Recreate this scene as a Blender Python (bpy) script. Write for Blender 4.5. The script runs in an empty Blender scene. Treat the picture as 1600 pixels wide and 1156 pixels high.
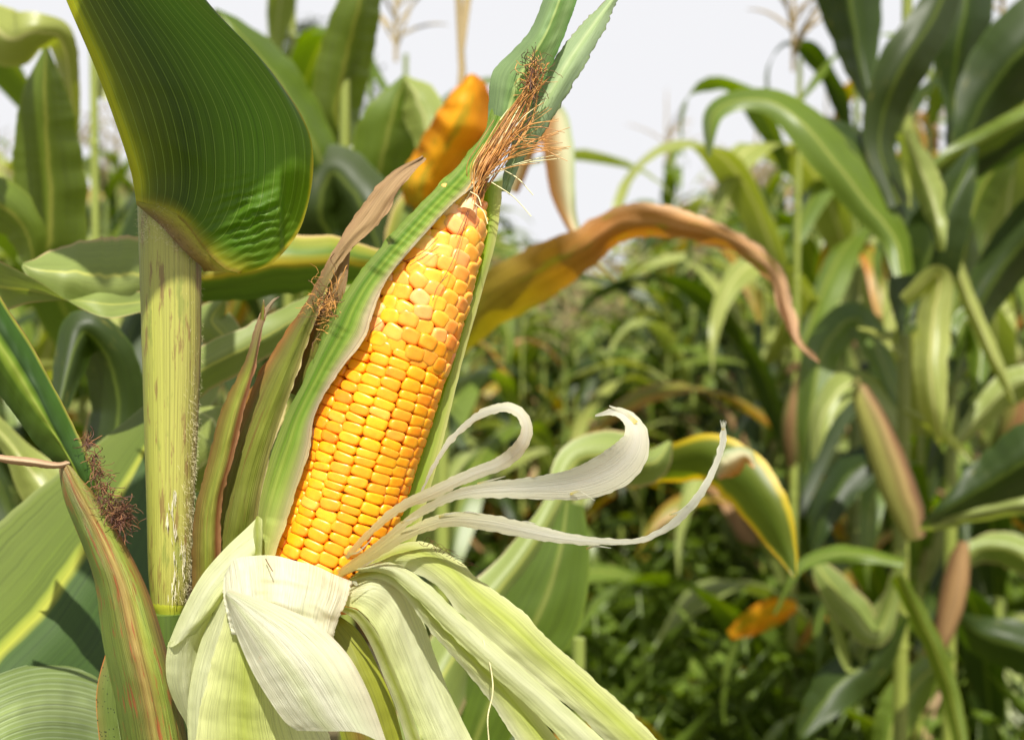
import bpy, math, random
from mathutils import Vector, Matrix, noise

# ------------------------------------------------------------------ camera, sky, sun
S = bpy.context.scene
COL = S.collection
LENS = 50.0
F = 1600 * LENS / 36.0
D0 = 0.55
CAM = Vector((0, 0, 1.15))
PITCH = math.radians(-2.0)
cd = bpy.data.cameras.new('camera'); cam = bpy.data.objects.new('camera', cd); COL.objects.link(cam)
cam.location = CAM; cam.rotation_euler = (math.radians(90) + PITCH, 0, 0)
cd.lens = LENS; cd.sensor_width = 36; cd.clip_start = 0.02; cd.clip_end = 2000
cd.dof.use_dof = True; cd.dof.focus_distance = 0.54; cd.dof.aperture_fstop = 11.5; cd.dof.aperture_blades = 0
S.camera = cam
FW = Vector((0, math.cos(PITCH), math.sin(PITCH))); RT = Vector((1, 0, 0)); UP = RT.cross(FW)

S.view_settings.view_transform = 'Standard'; S.view_settings.look = 'None'
S.view_settings.exposure = 0.75; S.view_settings.gamma = 1
S.render.engine = 'CYCLES'
S.cycles.use_denoising = True
S.cycles.max_bounces = 8; S.cycles.diffuse_bounces = 4; S.cycles.transmission_bounces = 6; S.cycles.transparent_max_bounces = 8
S.cycles.sample_clamp_indirect = 6

SUN_EL, SUN_AZ = math.radians(52), math.radians(4)      # azimuth: degrees to the right of straight behind the camera
sd = Vector((math.sin(SUN_AZ) * math.cos(SUN_EL), -math.cos(SUN_AZ) * math.cos(SUN_EL), math.sin(SUN_EL)))
sl = bpy.data.lights.new('sun', 'SUN'); so = bpy.data.objects.new('sun', sl); COL.objects.link(so)
sl.energy = 5.0; sl.angle = math.radians(0.6); sl.color = (1.0, 0.955, 0.89)
so.rotation_euler = sd.to_track_quat('Z', 'Y').to_euler()

W = bpy.data.worlds.new('World'); S.world = W; W.use_nodes = True
nt = W.node_tree; nt.nodes.clear()
def N(t, kind, **kw):
    n = t.nodes.new(kind)
    for k, v in kw.items(): setattr(n, k, v)
    return n
sky = N(nt, 'ShaderNodeTexSky', sky_type='NISHITA', sun_disc=False)
sky.sun_elevation = SUN_EL; sky.sun_rotation = math.atan2(sd.x, sd.y); sky.dust_density = 4; sky.air_density = 1.2
b1 = N(nt, 'ShaderNodeBackground'); b1.inputs[1].default_value = 0.055
b2 = N(nt, 'ShaderNodeBackground'); b2.inputs[0].default_value = (0.97, 0.972, 1.0, 1); b2.inputs[1].default_value = 0.555
mx = N(nt, 'ShaderNodeMixShader'); out = N(nt, 'ShaderNodeOutputWorld')
tc = N(nt, 'ShaderNodeTexCoord'); sp = N(nt, 'ShaderNodeSeparateXYZ'); nz = N(nt, 'ShaderNodeTexNoise')
nz.inputs['Scale'].default_value = 2.2; nz.inputs['Detail'].default_value = 5
rp = N(nt, 'ShaderNodeValToRGB'); e = rp.color_ramp.elements
e[0].position = 0.38; e[0].color = (1, 1, 1, 1); e[1].position = 0.85; e[1].color = (.16, .16, .16, 1)
ma = N(nt, 'ShaderNodeMath', operation='MULTIPLY_ADD'); ma.inputs[1].default_value = 0.25
nt.links.new(tc.outputs['Generated'], sp.inputs[0]); nt.links.new(tc.outputs['Generated'], nz.inputs['Vector'])
nt.links.new(nz.outputs['Fac'], ma.inputs[0]); nt.links.new(sp.outputs['Z'], ma.inputs[2])
nt.links.new(ma.outputs[0], rp.inputs[0]); nt.links.new(rp.outputs[0], mx.inputs[0])
nt.links.new(sky.outputs[0], b1.inputs[0]); nt.links.new(b1.outputs[0], mx.inputs[1]); nt.links.new(b2.outputs[0], mx.inputs[2])
nt.links.new(mx.outputs[0], out.inputs[0])

# ------------------------------------------------------------------ helpers
def P(px, py, dz):
    d = D0 + dz * 0.01
    return CAM + RT * ((px - 800) / F * d) + UP * ((578 - py) / F * d) + FW * d
def lin(c): return tuple(((x / 255) / 12.92 if x <= 10 else ((x / 255 + .055) / 1.055) ** 2.4) for x in c)
def nse(x, y, z=0.0): return noise.noise(Vector((x, y, z)))

def crs(pts, n):
    """resample a polyline smoothly (Catmull-Rom, chord length) to n tuples"""
    m = len(pts); k = len(pts[0])
    if m == 1: return [pts[0]] * n
    L = [0.0]
    for i in range(1, m): L.append(L[-1] + max(1e-6, math.sqrt(sum((pts[i][j] - pts[i-1][j]) ** 2 for j in range(min(3, k))))))
    res = []
    seg = 0
    for a in range(n):
        s = L[-1] * a / (n - 1)
        while seg < m - 2 and s > L[seg + 1]: seg += 1
        t = (s - L[seg]) / (L[seg + 1] - L[seg])
        p0 = pts[max(seg - 1, 0)]; p1 = pts[seg]; p2 = pts[seg + 1]; p3 = pts[min(seg + 2, m - 1)]
        h = L[seg + 1] - L[seg]
        h0 = (L[seg] - L[seg - 1]) if seg > 0 else h
        h2 = (L[seg + 2] - L[seg + 1]) if seg < m - 2 else h
        r = []
        for j in range(k):
            m1 = (p2[j] - p0[j]) / (h + h0) * h if seg > 0 else (p2[j] - p1[j])
            m2 = (p3[j] - p1[j]) / (h + h2) * h if seg < m - 2 else (p2[j] - p1[j])
            t2, t3 = t * t, t * t * t
            r.append((2*t3-3*t2+1)*p1[j] + (t3-2*t2+t)*m1 + (-2*t3+3*t2)*p2[j] + (t3-t2)*m2)
        res.append(tuple(r))
    return res

class MB:
    def __init__(s): s.v = []; s.f = []; s.uv = []; s.mi = []; s.col = []
    def grid(s, rows, mi=0, wrap=False, jit=None):
        b = len(s.v); nv = len(rows); nu = len(rows[0])
        for i, r in enumerate(rows):
            for j, p in enumerate(r): s.v.append(tuple(p)); s.uv.append((j / (nu - 1), i / (nv - 1)))
        for i in range(nv - 1):
            for j in range(nu - 1):
                s.f.append((b + i*nu + j, b + i*nu + j + 1, b + (i+1)*nu + j + 1, b + (i+1)*nu + j)); s.mi.append(mi)
    def tube(s, pts, rads, sides=8, mi=0, flat=1.0, cap=True):
        n = len(pts); rows = []
        up = None
        for i in range(n):
            d = (Vector(pts[min(i+1, n-1)]) - Vector(pts[max(i-1, 0)]))
            if d.length < 1e-9: d = Vector((0, 0, 1))
            d.normalize()
            if up is None: up = d.orthogonal().normalized() if abs(d.y) > .9 else (Vector((0, 1, 0)) - d * d.y).normalized()
            else:
                up = (up - d * up.dot(d))
                up = up.normalized() if up.length > 1e-6 else d.orthogonal().normalized()
            w = d.cross(up)
            r = rads[i] if hasattr(rads, '__len__') else rads
            rows.append([Vector(pts[i]) + w * (math.cos(2*math.pi*k/sides) * r) + up * (math.sin(2*math.pi*k/sides) * r * flat) for k in range(sides + 1)])
        s.grid(rows, mi)
        if cap:
            for rr, q in ((rows[0], 0), (rows[-1], 1)):
                b = len(s.v)
                for p in rr[:-1]: s.v.append(tuple(p)); s.uv.append((.5, q))
                s.f.append(tuple(range(b, b + sides))); s.mi.append(mi)
    def add(s, o):
        b = len(s.v); s.v += o.v; s.uv += o.uv; s.f += [tuple(i + b for i in f) for f in o.f]; s.mi += o.mi; s.col += o.col
        return s
    def mesh(s, name, mats):
        me = bpy.data.meshes.new(name); me.from_pydata(s.v, [], s.f)
        ul = me.uv_layers.new(name='UVMap')
        li = [0] * len(me.loops); me.loops.foreach_get('vertex_index', li)
        flat = []
        for i in li: flat += s.uv[i]
        ul.data.foreach_set('uv', flat)
        me.polygons.foreach_set('use_smooth', [True] * len(me.polygons))
        if s.col:
            ca = me.color_attributes.new('Col', 'FLOAT_COLOR', 'POINT')
            ca.data.foreach_set('color', [c for q in s.col for c in q])
        for m in mats: me.materials.append(m)
        me.polygons.foreach_set('material_index', s.mi)
        me.update()
        return me
    def build(s, name, mats, parent=None):
        if not isinstance(mats, (list, tuple)): mats = [mats]
        o = bpy.data.objects.new(name, s.mesh(name, mats)); COL.objects.link(o)
        if parent: o.parent = parent
        return o

def thing(name, label, cat, group=None, loc=(0, 0, 0)):
    o = bpy.data.objects.new(name, None); COL.objects.link(o); o.location = loc
    o.empty_display_size = 0.05
    o['label'] = label; o['category'] = cat
    if group: o['group'] = group
    return o

def patch(rails, nv=60, nu=16, rip=0.0, ripf=6.0, jag=0.0, jagf=30, seed=0, groove=0.0, ng=12, post=None, clear=None):
    """loft through rails given in picture pixels + depth offset in cm, as real 3D points"""
    R = [crs(r, nv) for r in rails]
    rows = []
    if clear is not None: R = [[(x, y, min(z, earz(x, y, clear + .12 * k) if inside(x, y) else z)) for x, y, z in r] for k, r in enumerate(R)]
    for i in range(nv):
        cs = crs([R[k][i] for k in range(len(R))], nu) if len(R) > 2 else [tuple(R[0][i][q] + (R[1][i][q] - R[0][i][q]) * j / (nu - 1) for q in range(3)) for j in range(nu)]
        rows.append(cs)
    g = []
    for i, cs in enumerate(rows):
        r = []
        for j, (x, y, z) in enumerate(cs):
            u, v = j / (nu - 1), i / (nv - 1)
            if jag and (j == 0 or j == nu - 1):
                o = cs[1] if j == 0 else cs[-2]
                k = jag * (nse(v * jagf, seed + j * 3.1, 7) + .5 * nse(v * jagf * 3.3, seed + j, 2))
                l = math.hypot(x - o[0], y - o[1]) + 1e-6
                x += (x - o[0]) / l * k; y += (y - o[1]) / l * k
            if rip: z += rip * nse(u * 2.2 + seed, v * ripf, seed * 1.7) + rip * .35 * nse(u * 5 + seed, v * ripf * 2.7, seed)
            if groove: z += groove * (.4 + nse(u * 2, v * 1.3, seed + 4)) * math.sin(u * ng * 2 * math.pi + nse(u * 3, v * 1.2, seed) * 7)
            if post: x, y, z = post(x, y, z, u, v)
            r.append(P(x, y, z))
        g.append(r)
    m = MB(); m.grid(g); return m

def ribbon(cp, nv=60, nu=9, fold=0.3, **kw):
    """leaf or strip along a centre line: (px, py, depth cm, width px[, tilt cm])"""
    cp = [tuple(c) + (0,) * (5 - len(c)) for c in cp]
    c = crs(cp, max(nv, 12)); n = len(c)
    Lr, Mr, Rr = [], [], []
    for i in range(n):
        a, b = c[max(i-1, 0)], c[min(i+1, n-1)]
        tx, ty = b[0] - a[0], b[1] - a[1]; l = math.hypot(tx, ty) or 1
        nx, ny = -ty / l, tx / l
        x, y, z, w, t = c[i]; w = max(w, .6) / 2; un = kw.get('un', 0); sd0 = kw.get('seed', 0)
        wl = w * (1 + un * nse(i * 9 / n, sd0, 1) + un * .5 * nse(i * 23 / n, sd0, 5)); w_r = w * (1 + un * nse(i * 9 / n, sd0, 9) + un * .5 * nse(i * 23 / n, sd0, 13))
        Lr.append((x - nx*wl, y - ny*wl, z - t/2 + fold * w / 30)); Mr.append((x, y, z)); Rr.append((x + nx*w_r, y + ny*w_r, z + t/2 + fold * w / 30))
    return patch_raw([Lr, Mr, Rr], nv, nu, **kw)

def patch_raw(R, nv, nu, **kw):
    # rails already dense: bypass the chord-length resampling along v
    idx = [round(i * (len(R[0]) - 1) / (nv - 1)) for i in range(nv)]
    rows = [crs([R[k][i] for k in range(3)], nu) for i in idx]
    rip = kw.get('rip', 0); ripf = kw.get('ripf', 6); seed = kw.get('seed', 0); jag = kw.get('jag', 0); jagf = kw.get('jagf', 30)
    g = []
    for i, cs in enumerate(rows):
        r = []
        for j, (x, y, z) in enumerate(cs):
            u, v = j / (nu - 1), i / (nv - 1)
            if jag and j in (0, nu - 1):
                o = cs[nu // 2]; k = jag * (nse(v * jagf, seed + j * 3.1, 7) + .5 * nse(v * jagf * 3, seed + j, 2)); l = math.hypot(x-o[0], y-o[1]) + 1e-6
                x += (x-o[0]) / l * k; y += (y-o[1]) / l * k
            if rip: z += rip * (2*abs(u-.5)) * nse(u * 1.5 + seed, v * ripf, seed * 1.7) * 2 + rip * .3 * nse(u * 4 + seed, v * ripf * 2, seed)
            r.append(P(x, y, z))
        g.append(r)
    m = MB(); m.grid(g); return m

# ------------------------------------------------------------------ materials
def blade(name, us, vs=None, nst=40, st=.25, vst=1.5, transl=.35, tsat=None, rough=.45, bump=.25, blotch=None, veins=None, rnd=0, spec=.5, bumpd=.0006, fine=None):
    m = bpy.data.materials.new(name); m.use_nodes = True; t = m.node_tree; t.nodes.clear(); L = t.links.new
    out = N(t, 'ShaderNodeOutputMaterial'); pb = N(t, 'ShaderNodeBsdfPrincipled'); tr = N(t, 'ShaderNodeBsdfTranslucent'); mix = N(t, 'ShaderNodeMixShader')
    uv = N(t, 'ShaderNodeUVMap'); uv.uv_map = 'UVMap'; s = N(t, 'ShaderNodeSeparateXYZ'); L(uv.outputs[0], s.inputs[0])
    def ramp(src, stops):
        r = N(t, 'ShaderNodeValToRGB'); el = r.color_ramp.elements
        while len(el) > 1: el.remove(el[-1])
        for k, (p, c) in enumerate(stops):
            q = el[0] if k == 0 else el.new(p)
            q.position = p; q.color = tuple(c) + ((1,) if len(c) == 3 else ())
        L(src, r.inputs[0]); return r
    # wobble of u so the colour bands are not ruled
    nw = N(t, 'ShaderNodeTexNoise'); mp = N(t, 'ShaderNodeMapping'); mp.inputs['Scale'].default_value = (3, 2.5, 1); nw.inputs['Scale'].default_value = 1; nw.inputs['Detail'].default_value = 3
    L(uv.outputs[0], mp.inputs[0]); L(mp.outputs[0], nw.inputs['Vector'])
    wob = N(t, 'ShaderNodeMath', operation='MULTIPLY_ADD'); wob.inputs[1].default_value = .12
    sb = N(t, 'ShaderNodeMath', operation='SUBTRACT'); sb.inputs[1].default_value = .06; L(nw.outputs['Fac'], wob.inputs[0]); L(s.outputs['X'], wob.inputs[2]); L(wob.outputs[0], sb.inputs[0])
    col = ramp(sb.outputs[0], us).outputs[0]
    def mixc(a, b, f, mode='MIX'):
        x = N(t, 'ShaderNodeMix', data_type='RGBA', blend_type=mode)
        for q, src in ((0, f), (6, a), (7, b)):
            if hasattr(src, 'is_output'): L(src, x.inputs[q])
            else: x.inputs[q].default_value = src if q == 0 else tuple(src) + ((1,) if len(src) == 3 else ())
        return x.outputs[2]
    if vs:
        r = ramp(s.outputs['Y'], vs); col = mixc(col, r.outputs[0], r.outputs[1])
    # stripes along the blade
    m2 = N(t, 'ShaderNodeMapping'); m2.inputs['Scale'].default_value = (nst, vst, 1); L(uv.outputs[0], m2.inputs[0])
    ns = N(t, 'ShaderNodeTexNoise'); ns.inputs['Scale'].default_value = 1; ns.inputs['Detail'].default_value = 4; ns.inputs['Roughness'].default_value = .6; L(m2.outputs[0], ns.inputs['Vector'])
    sr = ramp(ns.outputs['Fac'], [(.3, (1-st,)*3), (.5, (1, 1, 1)), (.7, (1+st*.0,)*3)])
    col = mixc(col, sr.outputs[0], 1.0, 'MULTIPLY')
    ls = ramp(ns.outputs['Fac'], [(.56, (0,)*3), (.72, (st,)*3)])
    col = mixc(col, (.75, .8, .45), ls.outputs[0], 'SOFT_LIGHT')
    height = ns.outputs['Fac']
    if veins:
        n_, vc, wd, am = veins
        a = N(t, 'ShaderNodeMath', operation='MULTIPLY'); a.inputs[1].default_value = n_; L(s.outputs['X'], a.inputs[0])
        fr = N(t, 'ShaderNodeMath', operation='PINGPONG'); fr.inputs[1].default_value = .5; L(a.outputs[0], fr.inputs[0])
        vr = ramp(fr.outputs[0], [(0, (am,)*3), (wd, (0,)*3)])
        col = mixc(col, vc, vr.outputs[0])
    if blotch:
        for bc, sc, th, am in blotch:
            bn = N(t, 'ShaderNodeTexNoise'); bn.inputs['Scale'].default_value = 1; bn.inputs['Detail'].default_value = 6; bn.inputs['Roughness'].default_value = .65
            bm = N(t, 'ShaderNodeMapping'); bm.inputs['Scale'].default_value = sc if hasattr(sc, '__len__') else (sc, sc, 1); bm.inputs['Location'].default_value = (sum(bc) * 7, th * 9, 0)
            L(uv.outputs[0], bm.inputs[0]); L(bm.outputs[0], bn.inputs['Vector'])
            br = ramp(bn.outputs['Fac'], [(th, (0,)*3), (min(th + .07, 1), (am,)*3)])
            col = mixc(col, bc, br.outputs[0])
    if fine:
        bn = N(t, 'ShaderNodeTexVoronoi'); bn.inputs['Scale'].default_value = 1
        bm = N(t, 'ShaderNodeMapping'); bm.inputs['Scale'].default_value = fine[1]; L(uv.outputs[0], bm.inputs[0]); L(bm.outputs[0], bn.inputs['Vector'])
        br = ramp(bn.outputs['Distance'], [(0, (1,)*3), (fine[2], (1,)*3), (fine[2] + .03, (0,)*3)])
        # keep only a few of the cells
        kp = ramp(bn.outputs['Color'], [(0, (0,)*3), (fine[3], (0,)*3), (fine[3] + .01, (1,)*3)])
        k2 = N(t, 'ShaderNodeMath', operation='MULTIPLY'); L(br.outputs[0], k2.inputs[0]); L(kp.outputs[0], k2.inputs[1])
        col = mixc(col, fine[0], k2.outputs[0])
    # slow uneven tone over the blade
    gn = N(t, 'ShaderNodeTexNoise'); gn.inputs['Scale'].default_value = 9; gn.inputs['Detail'].default_value = 4
    go = N(t, 'ShaderNodeTexCoord'); L(go.outputs['Object'], gn.inputs['Vector'])
    gr = ramp(gn.outputs['Fac'], [(.3, (.78, .8, .75)), (.7, (1.0, 1.0, 1.0))])
    col = mixc(col, gr.outputs[0], 1.0, 'MULTIPLY')
    if rnd:
        oi = N(t, 'ShaderNodeObjectInfo'); rr = ramp(oi.outputs['Random'], [(0, (1-rnd, 1-rnd*.8, 1-rnd)), (.5, (1, 1, 1)), (1, (1, 1-rnd*.3, 1-rnd))])
        col = mixc(col, rr.outputs[0], 1.0, 'MULTIPLY')
    L(col, pb.inputs['Base Color']); pb.inputs['Roughness'].default_value = rough; pb.inputs['Specular IOR Level'].default_value = spec
    hs = N(t, 'ShaderNodeHueSaturation'); hs.inputs['Saturation'].default_value = 1.25; hs.inputs['Value'].default_value = tsat or 1.7
    L(col, hs.inputs['Color']); L(hs.outputs[0], tr.inputs[0])
    if bump:
        bp = N(t, 'ShaderNodeBump'); bp.inputs['Strength'].default_value = bump; bp.inputs['Distance'].default_value = bumpd; L(height, bp.inputs['Height'])
        L(bp.outputs[0], pb.inputs['Normal']); L(bp.outputs[0], tr.inputs['Normal'])
    mix.inputs[0].default_value = transl; L(pb.outputs[0], mix.inputs[1]); L(tr.outputs[0], mix.inputs[2]); L(mix.outputs[0], out.inputs[0])
    return m

G = lambda *c: lin(c)
DRY = [(0, G(150, 120, 80)), (.5, G(176, 140, 98)), (1, G(150, 112, 72))]
M = {}
# field plants
fg = lambda a, b, c: [(0, b), (.06, a), (.44, a), (.5, c), (.56, a), (.94, a), (1, b)]
M['leaf_deep'] = blade('leaf_deep', fg(G(50, 66, 20), G(64, 84, 26), G(96, 112, 46)), nst=40, st=.4, transl=.28, rough=.48, spec=.4, rnd=.3, bump=.3, tsat=3.0, blotch=[(G(112, 110, 46), (3, 5, 1), .6, .6)])
M['leaf_mid'] = blade('leaf_mid', fg(G(98, 118, 40), G(120, 138, 48), G(152, 158, 80)), nst=40, st=.4, transl=.33, rough=.42, rnd=.25, bump=.15, tsat=2.2)
M['leaf_pale'] = blade('leaf_pale', fg(G(146, 156, 84), G(176, 182, 108), G(200, 200, 140)), nst=40, st=.3, transl=.33, rough=.42, rnd=.2, bump=.15, tsat=1.6)
M['leaf_yellow'] = blade('leaf_yellow', [(0, G(186, 130, 40)), (.15, G(160, 140, 46)), (.5, G(130, 136, 50)), (.85, G(170, 140, 44)), (1, G(190, 120, 40))], nst=20, st=.3, transl=.38, rough=.5, rnd=.2, bump=.15, blotch=[(G(180, 110, 50), (3, 4, 1), .55, .9)])
M['leaf_dry'] = blade('leaf_dry', DRY, nst=24, st=.35, transl=.3, rough=.65, rnd=.2, bump=.3, tsat=1.3)
M['stalk'] = blade('stalk', [(0, G(110, 124, 50)), (.5, G(136, 146, 66)), (1, G(110, 124, 50))], nst=24, st=.25, transl=.0, rough=.5, rnd=.2, bump=.2)
M['tassel'] = blade('tassel', [(0, G(150, 136, 96)), (1, G(176, 156, 118))], transl=.2, rough=.8, rnd=.2, tsat=1.2)
M['husk_field'] = blade('husk_field', [(0, G(110, 130, 60)), (.35, G(150, 150, 84)), (.55, G(160, 112, 80)), (.7, G(140, 140, 72)), (1, G(110, 130, 60))], nst=24, st=.35, transl=.1, rough=.55, rnd=.2, bump=.3)
M['weed'] = blade('weed', [(0, G(86, 108, 32)), (.5, G(112, 132, 46)), (1, G(86, 108, 32))], transl=.38, rough=.5, bump=0, tsat=1.9)
M['bark'] = blade('bark', [(0, G(120, 90, 70)), (1, G(140, 104, 84))], transl=0, rough=.9)
# hero
M['big_leaf'] = blade('big_leaf', [(0, G(150, 150, 20)), (.04, G(160, 164, 24)), (.075, G(110, 122, 14)), (.13, G(80, 94, 12)), (.32, G(58, 78, 10)), (.5, G(70, 98, 16)), (.75, G(82, 118, 22)), (.975, G(96, 126, 30)), (.99, G(170, 160, 50)), (1, G(190, 170, 70))],  # dark middle, brighter right: stalk shadow and transmitted light put into the colour
    vs=[(0, (0, 0, 0, 0)), (.93, G(110, 120, 30) + (0,)), (.965, G(140, 140, 40) + (.5,)), (.985, G(165, 160, 50) + (.9,)), (1, G(150, 130, 60) + (1,))],
    nst=130, st=.35, vst=1.0, transl=.5, rough=.48, spec=.3, bump=.5, bumpd=.0004, veins=(20, G(140, 160, 84), .04, .8), tsat=1.9, fine=(G(196, 190, 90), (22, 22, 1), .09, .95))
M['main_stalk'] = blade('main_stalk', [(0, G(140, 150, 50)), (.25, G(138, 144, 50)), (.42, G(164, 164, 74)), (.58, G(158, 154, 74)), (.66, G(138, 130, 64)), (.75, G(140, 120, 66)), (1, G(130, 136, 56))],
    nst=90, st=.4, vst=1.2, transl=0, rough=.5, bump=.7, blotch=[(G(112, 72, 46), (22, 7, 1), .55, .65), (G(196, 180, 110), (40, 3, 1), .6, .5), (G(100, 116, 40), (9, 5, 1), .58, .5)], bumpd=.0008)
M['node'] = blade('node', [(0, G(140, 152, 40)), (.5, G(176, 180, 56)), (1, G(130, 140, 40))], nst=20, st=.15, transl=0, rough=.4)
M['under_stalk'] = blade('under_stalk', [(0, G(60, 80, 26)), (.5, G(90, 110, 40)), (1, G(60, 80, 26))], nst=30, st=.3, transl=0, rough=.5)
wh = lambda a, b: [(0, a), (.3, b), (.7, a), (1, b)]
M['husk_white'] = blade('husk_white', [(0, G(226, 224, 196)), (.2, G(232, 231, 206)), (.35, G(218, 222, 180)), (.5, G(234, 232, 210)), (.7, G(222, 224, 190)), (1, G(228, 220, 192))], nst=80, st=.3, vst=1.0, transl=.42, rough=.5, bump=.8, bumpd=.0011, tsat=1.05, blotch=[(G(206, 178, 128), (2.6, 3.2, 1), .66, .4)])
M['husk_cream'] = blade('husk_cream', [(0, G(230, 234, 176)), (.4, G(238, 240, 196)), (1, G(226, 232, 160))], nst=90, st=.26, vst=1.0, transl=.4, rough=.55, spec=.3, bump=1.0, bumpd=.0008, tsat=1.1)
M['husk_lime'] = blade('husk_lime', [(0, G(232, 234, 170)), (.35, G(198, 208, 104)), (.6, G(226, 232, 150)), (1, G(240, 240, 196))], nst=90, st=.3, vst=1.0, transl=.42, rough=.55, spec=.3, bump=1.0, bumpd=.0008, tsat=1.1)
M['husk_strip'] = blade('husk_strip', [(0, G(238, 236, 210)), (.5, G(244, 242, 226)), (1, G(238, 236, 208))], vs=[(0, G(222, 204, 104) + (.85,)), (.22, G(232, 222, 146) + (.55,)), (.5, (0, 0, 0, 0))], nst=30, st=.2, vst=1.2, transl=.58, rough=.65, spec=.2, bump=1.0, bumpd=.0006, tsat=1.05)
M['husk_green'] = blade('husk_green', [(0, G(120, 148, 52)), (.18, G(142, 164, 78)), (.3, G(92, 136, 24)), (.42, G(144, 168, 62)), (.52, G(108, 148, 34)), (.66, G(156, 176, 80)), (.78, G(172, 172, 116)), (.88, G(196, 184, 148)), (1, G(206, 194, 160))],
    vs=[(0, G(206, 206, 130) + (.75,)), (.14, G(186, 196, 96) + (.35,)), (.35, (0, 0, 0, 0))], nst=60, st=.5, vst=1.0, transl=.25, rough=.55, spec=.3, bump=.9, bumpd=.0009, tsat=1.3)
M['husk_inner'] = blade('husk_inner', [(0, G(140, 158, 30)), (.4, G(146, 164, 34)), (.47, G(204, 206, 92)), (.53, G(120, 152, 26)), (.8, G(146, 172, 54)), (.93, G(190, 196, 110)), (1, G(200, 200, 130))], nst=40, st=.25, vst=1.0, transl=.45, rough=.45, bump=.4, tsat=1.5)
M['husk_brown'] = blade('husk_brown', [(0, G(150, 100, 44)), (.12, G(140, 104, 46)), (.3, G(120, 116, 48)), (.5, G(118, 124, 46)), (.75, G(124, 132, 44)), (.95, G(150, 140, 78)), (.985, G(204, 186, 130)), (1, G(204, 186, 130))],
    vs=[(0, G(96, 104, 36) + (.5,)), (.35, (0, 0, 0, 0)), (.55, (0, 0, 0, 0)), (.72, G(182, 148, 108) + (.85,)), (1, G(190, 156, 118) + (.95,))], nst=60, st=.4, vst=1.6, transl=.22, rough=.6, bump=.9, bumpd=.001,
    blotch=[(G(112, 66, 36), (30, 4, 1), .57, .65), (G(56, 44, 22), (5, 7, 1), .66, .7)], tsat=1.2, spec=.25)
M['husk_point'] = blade('husk_point', [(0, G(110, 84, 36)), (.25, G(122, 112, 44)), (.5, G(134, 142, 50)), (.72, G(136, 132, 54)), (.84, G(136, 82, 48)), (.95, G(178, 128, 90)), (1, G(160, 110, 76))],
    vs=[(0, (0, 0, 0, 0)), (.7, (0, 0, 0, 0)), (.9, G(170, 140, 106) + (.8,)), (1, G(200, 180, 150) + (1,))], nst=40, st=.4, vst=1.4, transl=.2, rough=.6, bump=.9, bumpd=.0009, blotch=[(G(120, 66, 36), (30, 5, 1), .58, .6)], tsat=1.2, spec=.25)
M['blade_tip'] = blade('blade_tip', [(0, G(122, 146, 98)), (.25, G(132, 156, 104)), (.44, G(118, 150, 84)), (.5, G(178, 196, 118)), (.56, G(112, 148, 70)), (.8, G(140, 166, 104)), (1, G(92, 134, 60))], nst=50, st=.35, transl=.3, rough=.5, bump=.6, tsat=1.3)
M['blade_grey'] = blade('blade_grey', [(0, G(130, 112, 100)), (.04, G(146, 166, 118)), (.3, G(150, 172, 124)), (.42, G(186, 200, 148)), (.5, G(158, 180, 122)), (.9, G(160, 180, 140)), (.97, G(140, 160, 110)), (1, G(70, 60, 50))], nst=50, st=.3, transl=.32, rough=.5, bump=.6, tsat=1.25, blotch=[(G(110, 140, 80), (24, 10, 1), .6, .5)])
M['second_husk'] = blade('second_husk', [(0, G(110, 130, 50)), (.2, G(120, 138, 52)), (.38, G(124, 122, 52)), (.47, G(146, 118, 58)), (.53, G(176, 152, 82)), (.6, G(150, 128, 60)), (.68, G(156, 158, 62)), (.8, G(140, 156, 58)), (.93, G(150, 120, 60)), (1, G(120, 80, 50))],
    vs=[(0, G(190, 160, 110) + (.7,)), (.06, G(150, 130, 60) + (.3,)), (.2, (0, 0, 0, 0)), (.6, (0, 0, 0, 0)), (1, G(110, 124, 46) + (.6,))], nst=46, st=.42, vst=1.4, transl=.12, rough=.5, bump=1, bumpd=.0011, blotch=[(G(160, 78, 42), (14, 6, 1), .55, .75), (G(80, 50, 30), (26, 7, 1), .64, .6)])
M['second_sheath'] = blade('second_sheath', [(0, G(190, 110, 50)), (.06, G(110, 110, 50)), (.5, G(96, 112, 46)), (1, G(90, 106, 40))], nst=24, st=.3, transl=.2, rough=.5, fine=(G(20, 20, 12), (9, 34, 1), .22, .55))
M['second_blade'] = blade('second_blade', [(0, G(52, 76, 24)), (.36, G(84, 112, 30)), (.44, G(130, 152, 50)), (.5, G(168, 184, 84)), (.56, G(110, 140, 40)), (.62, G(40, 66, 18)), (.92, G(62, 96, 28)), (.98, G(150, 150, 60)), (1, G(120, 90, 50))], nst=60, st=.3, transl=.25, rough=.42, bump=.4, tsat=1.8, blotch=[(G(160, 90, 40), (12, 9, 1), .7, .6)])
M['dry_strip'] = blade('dry_strip', [(0, G(170, 130, 100)), (.5, G(214, 186, 150)), (1, G(170, 124, 96))], nst=12, st=.4, transl=.25, rough=.7, bump=.8, tsat=1.1)
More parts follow.
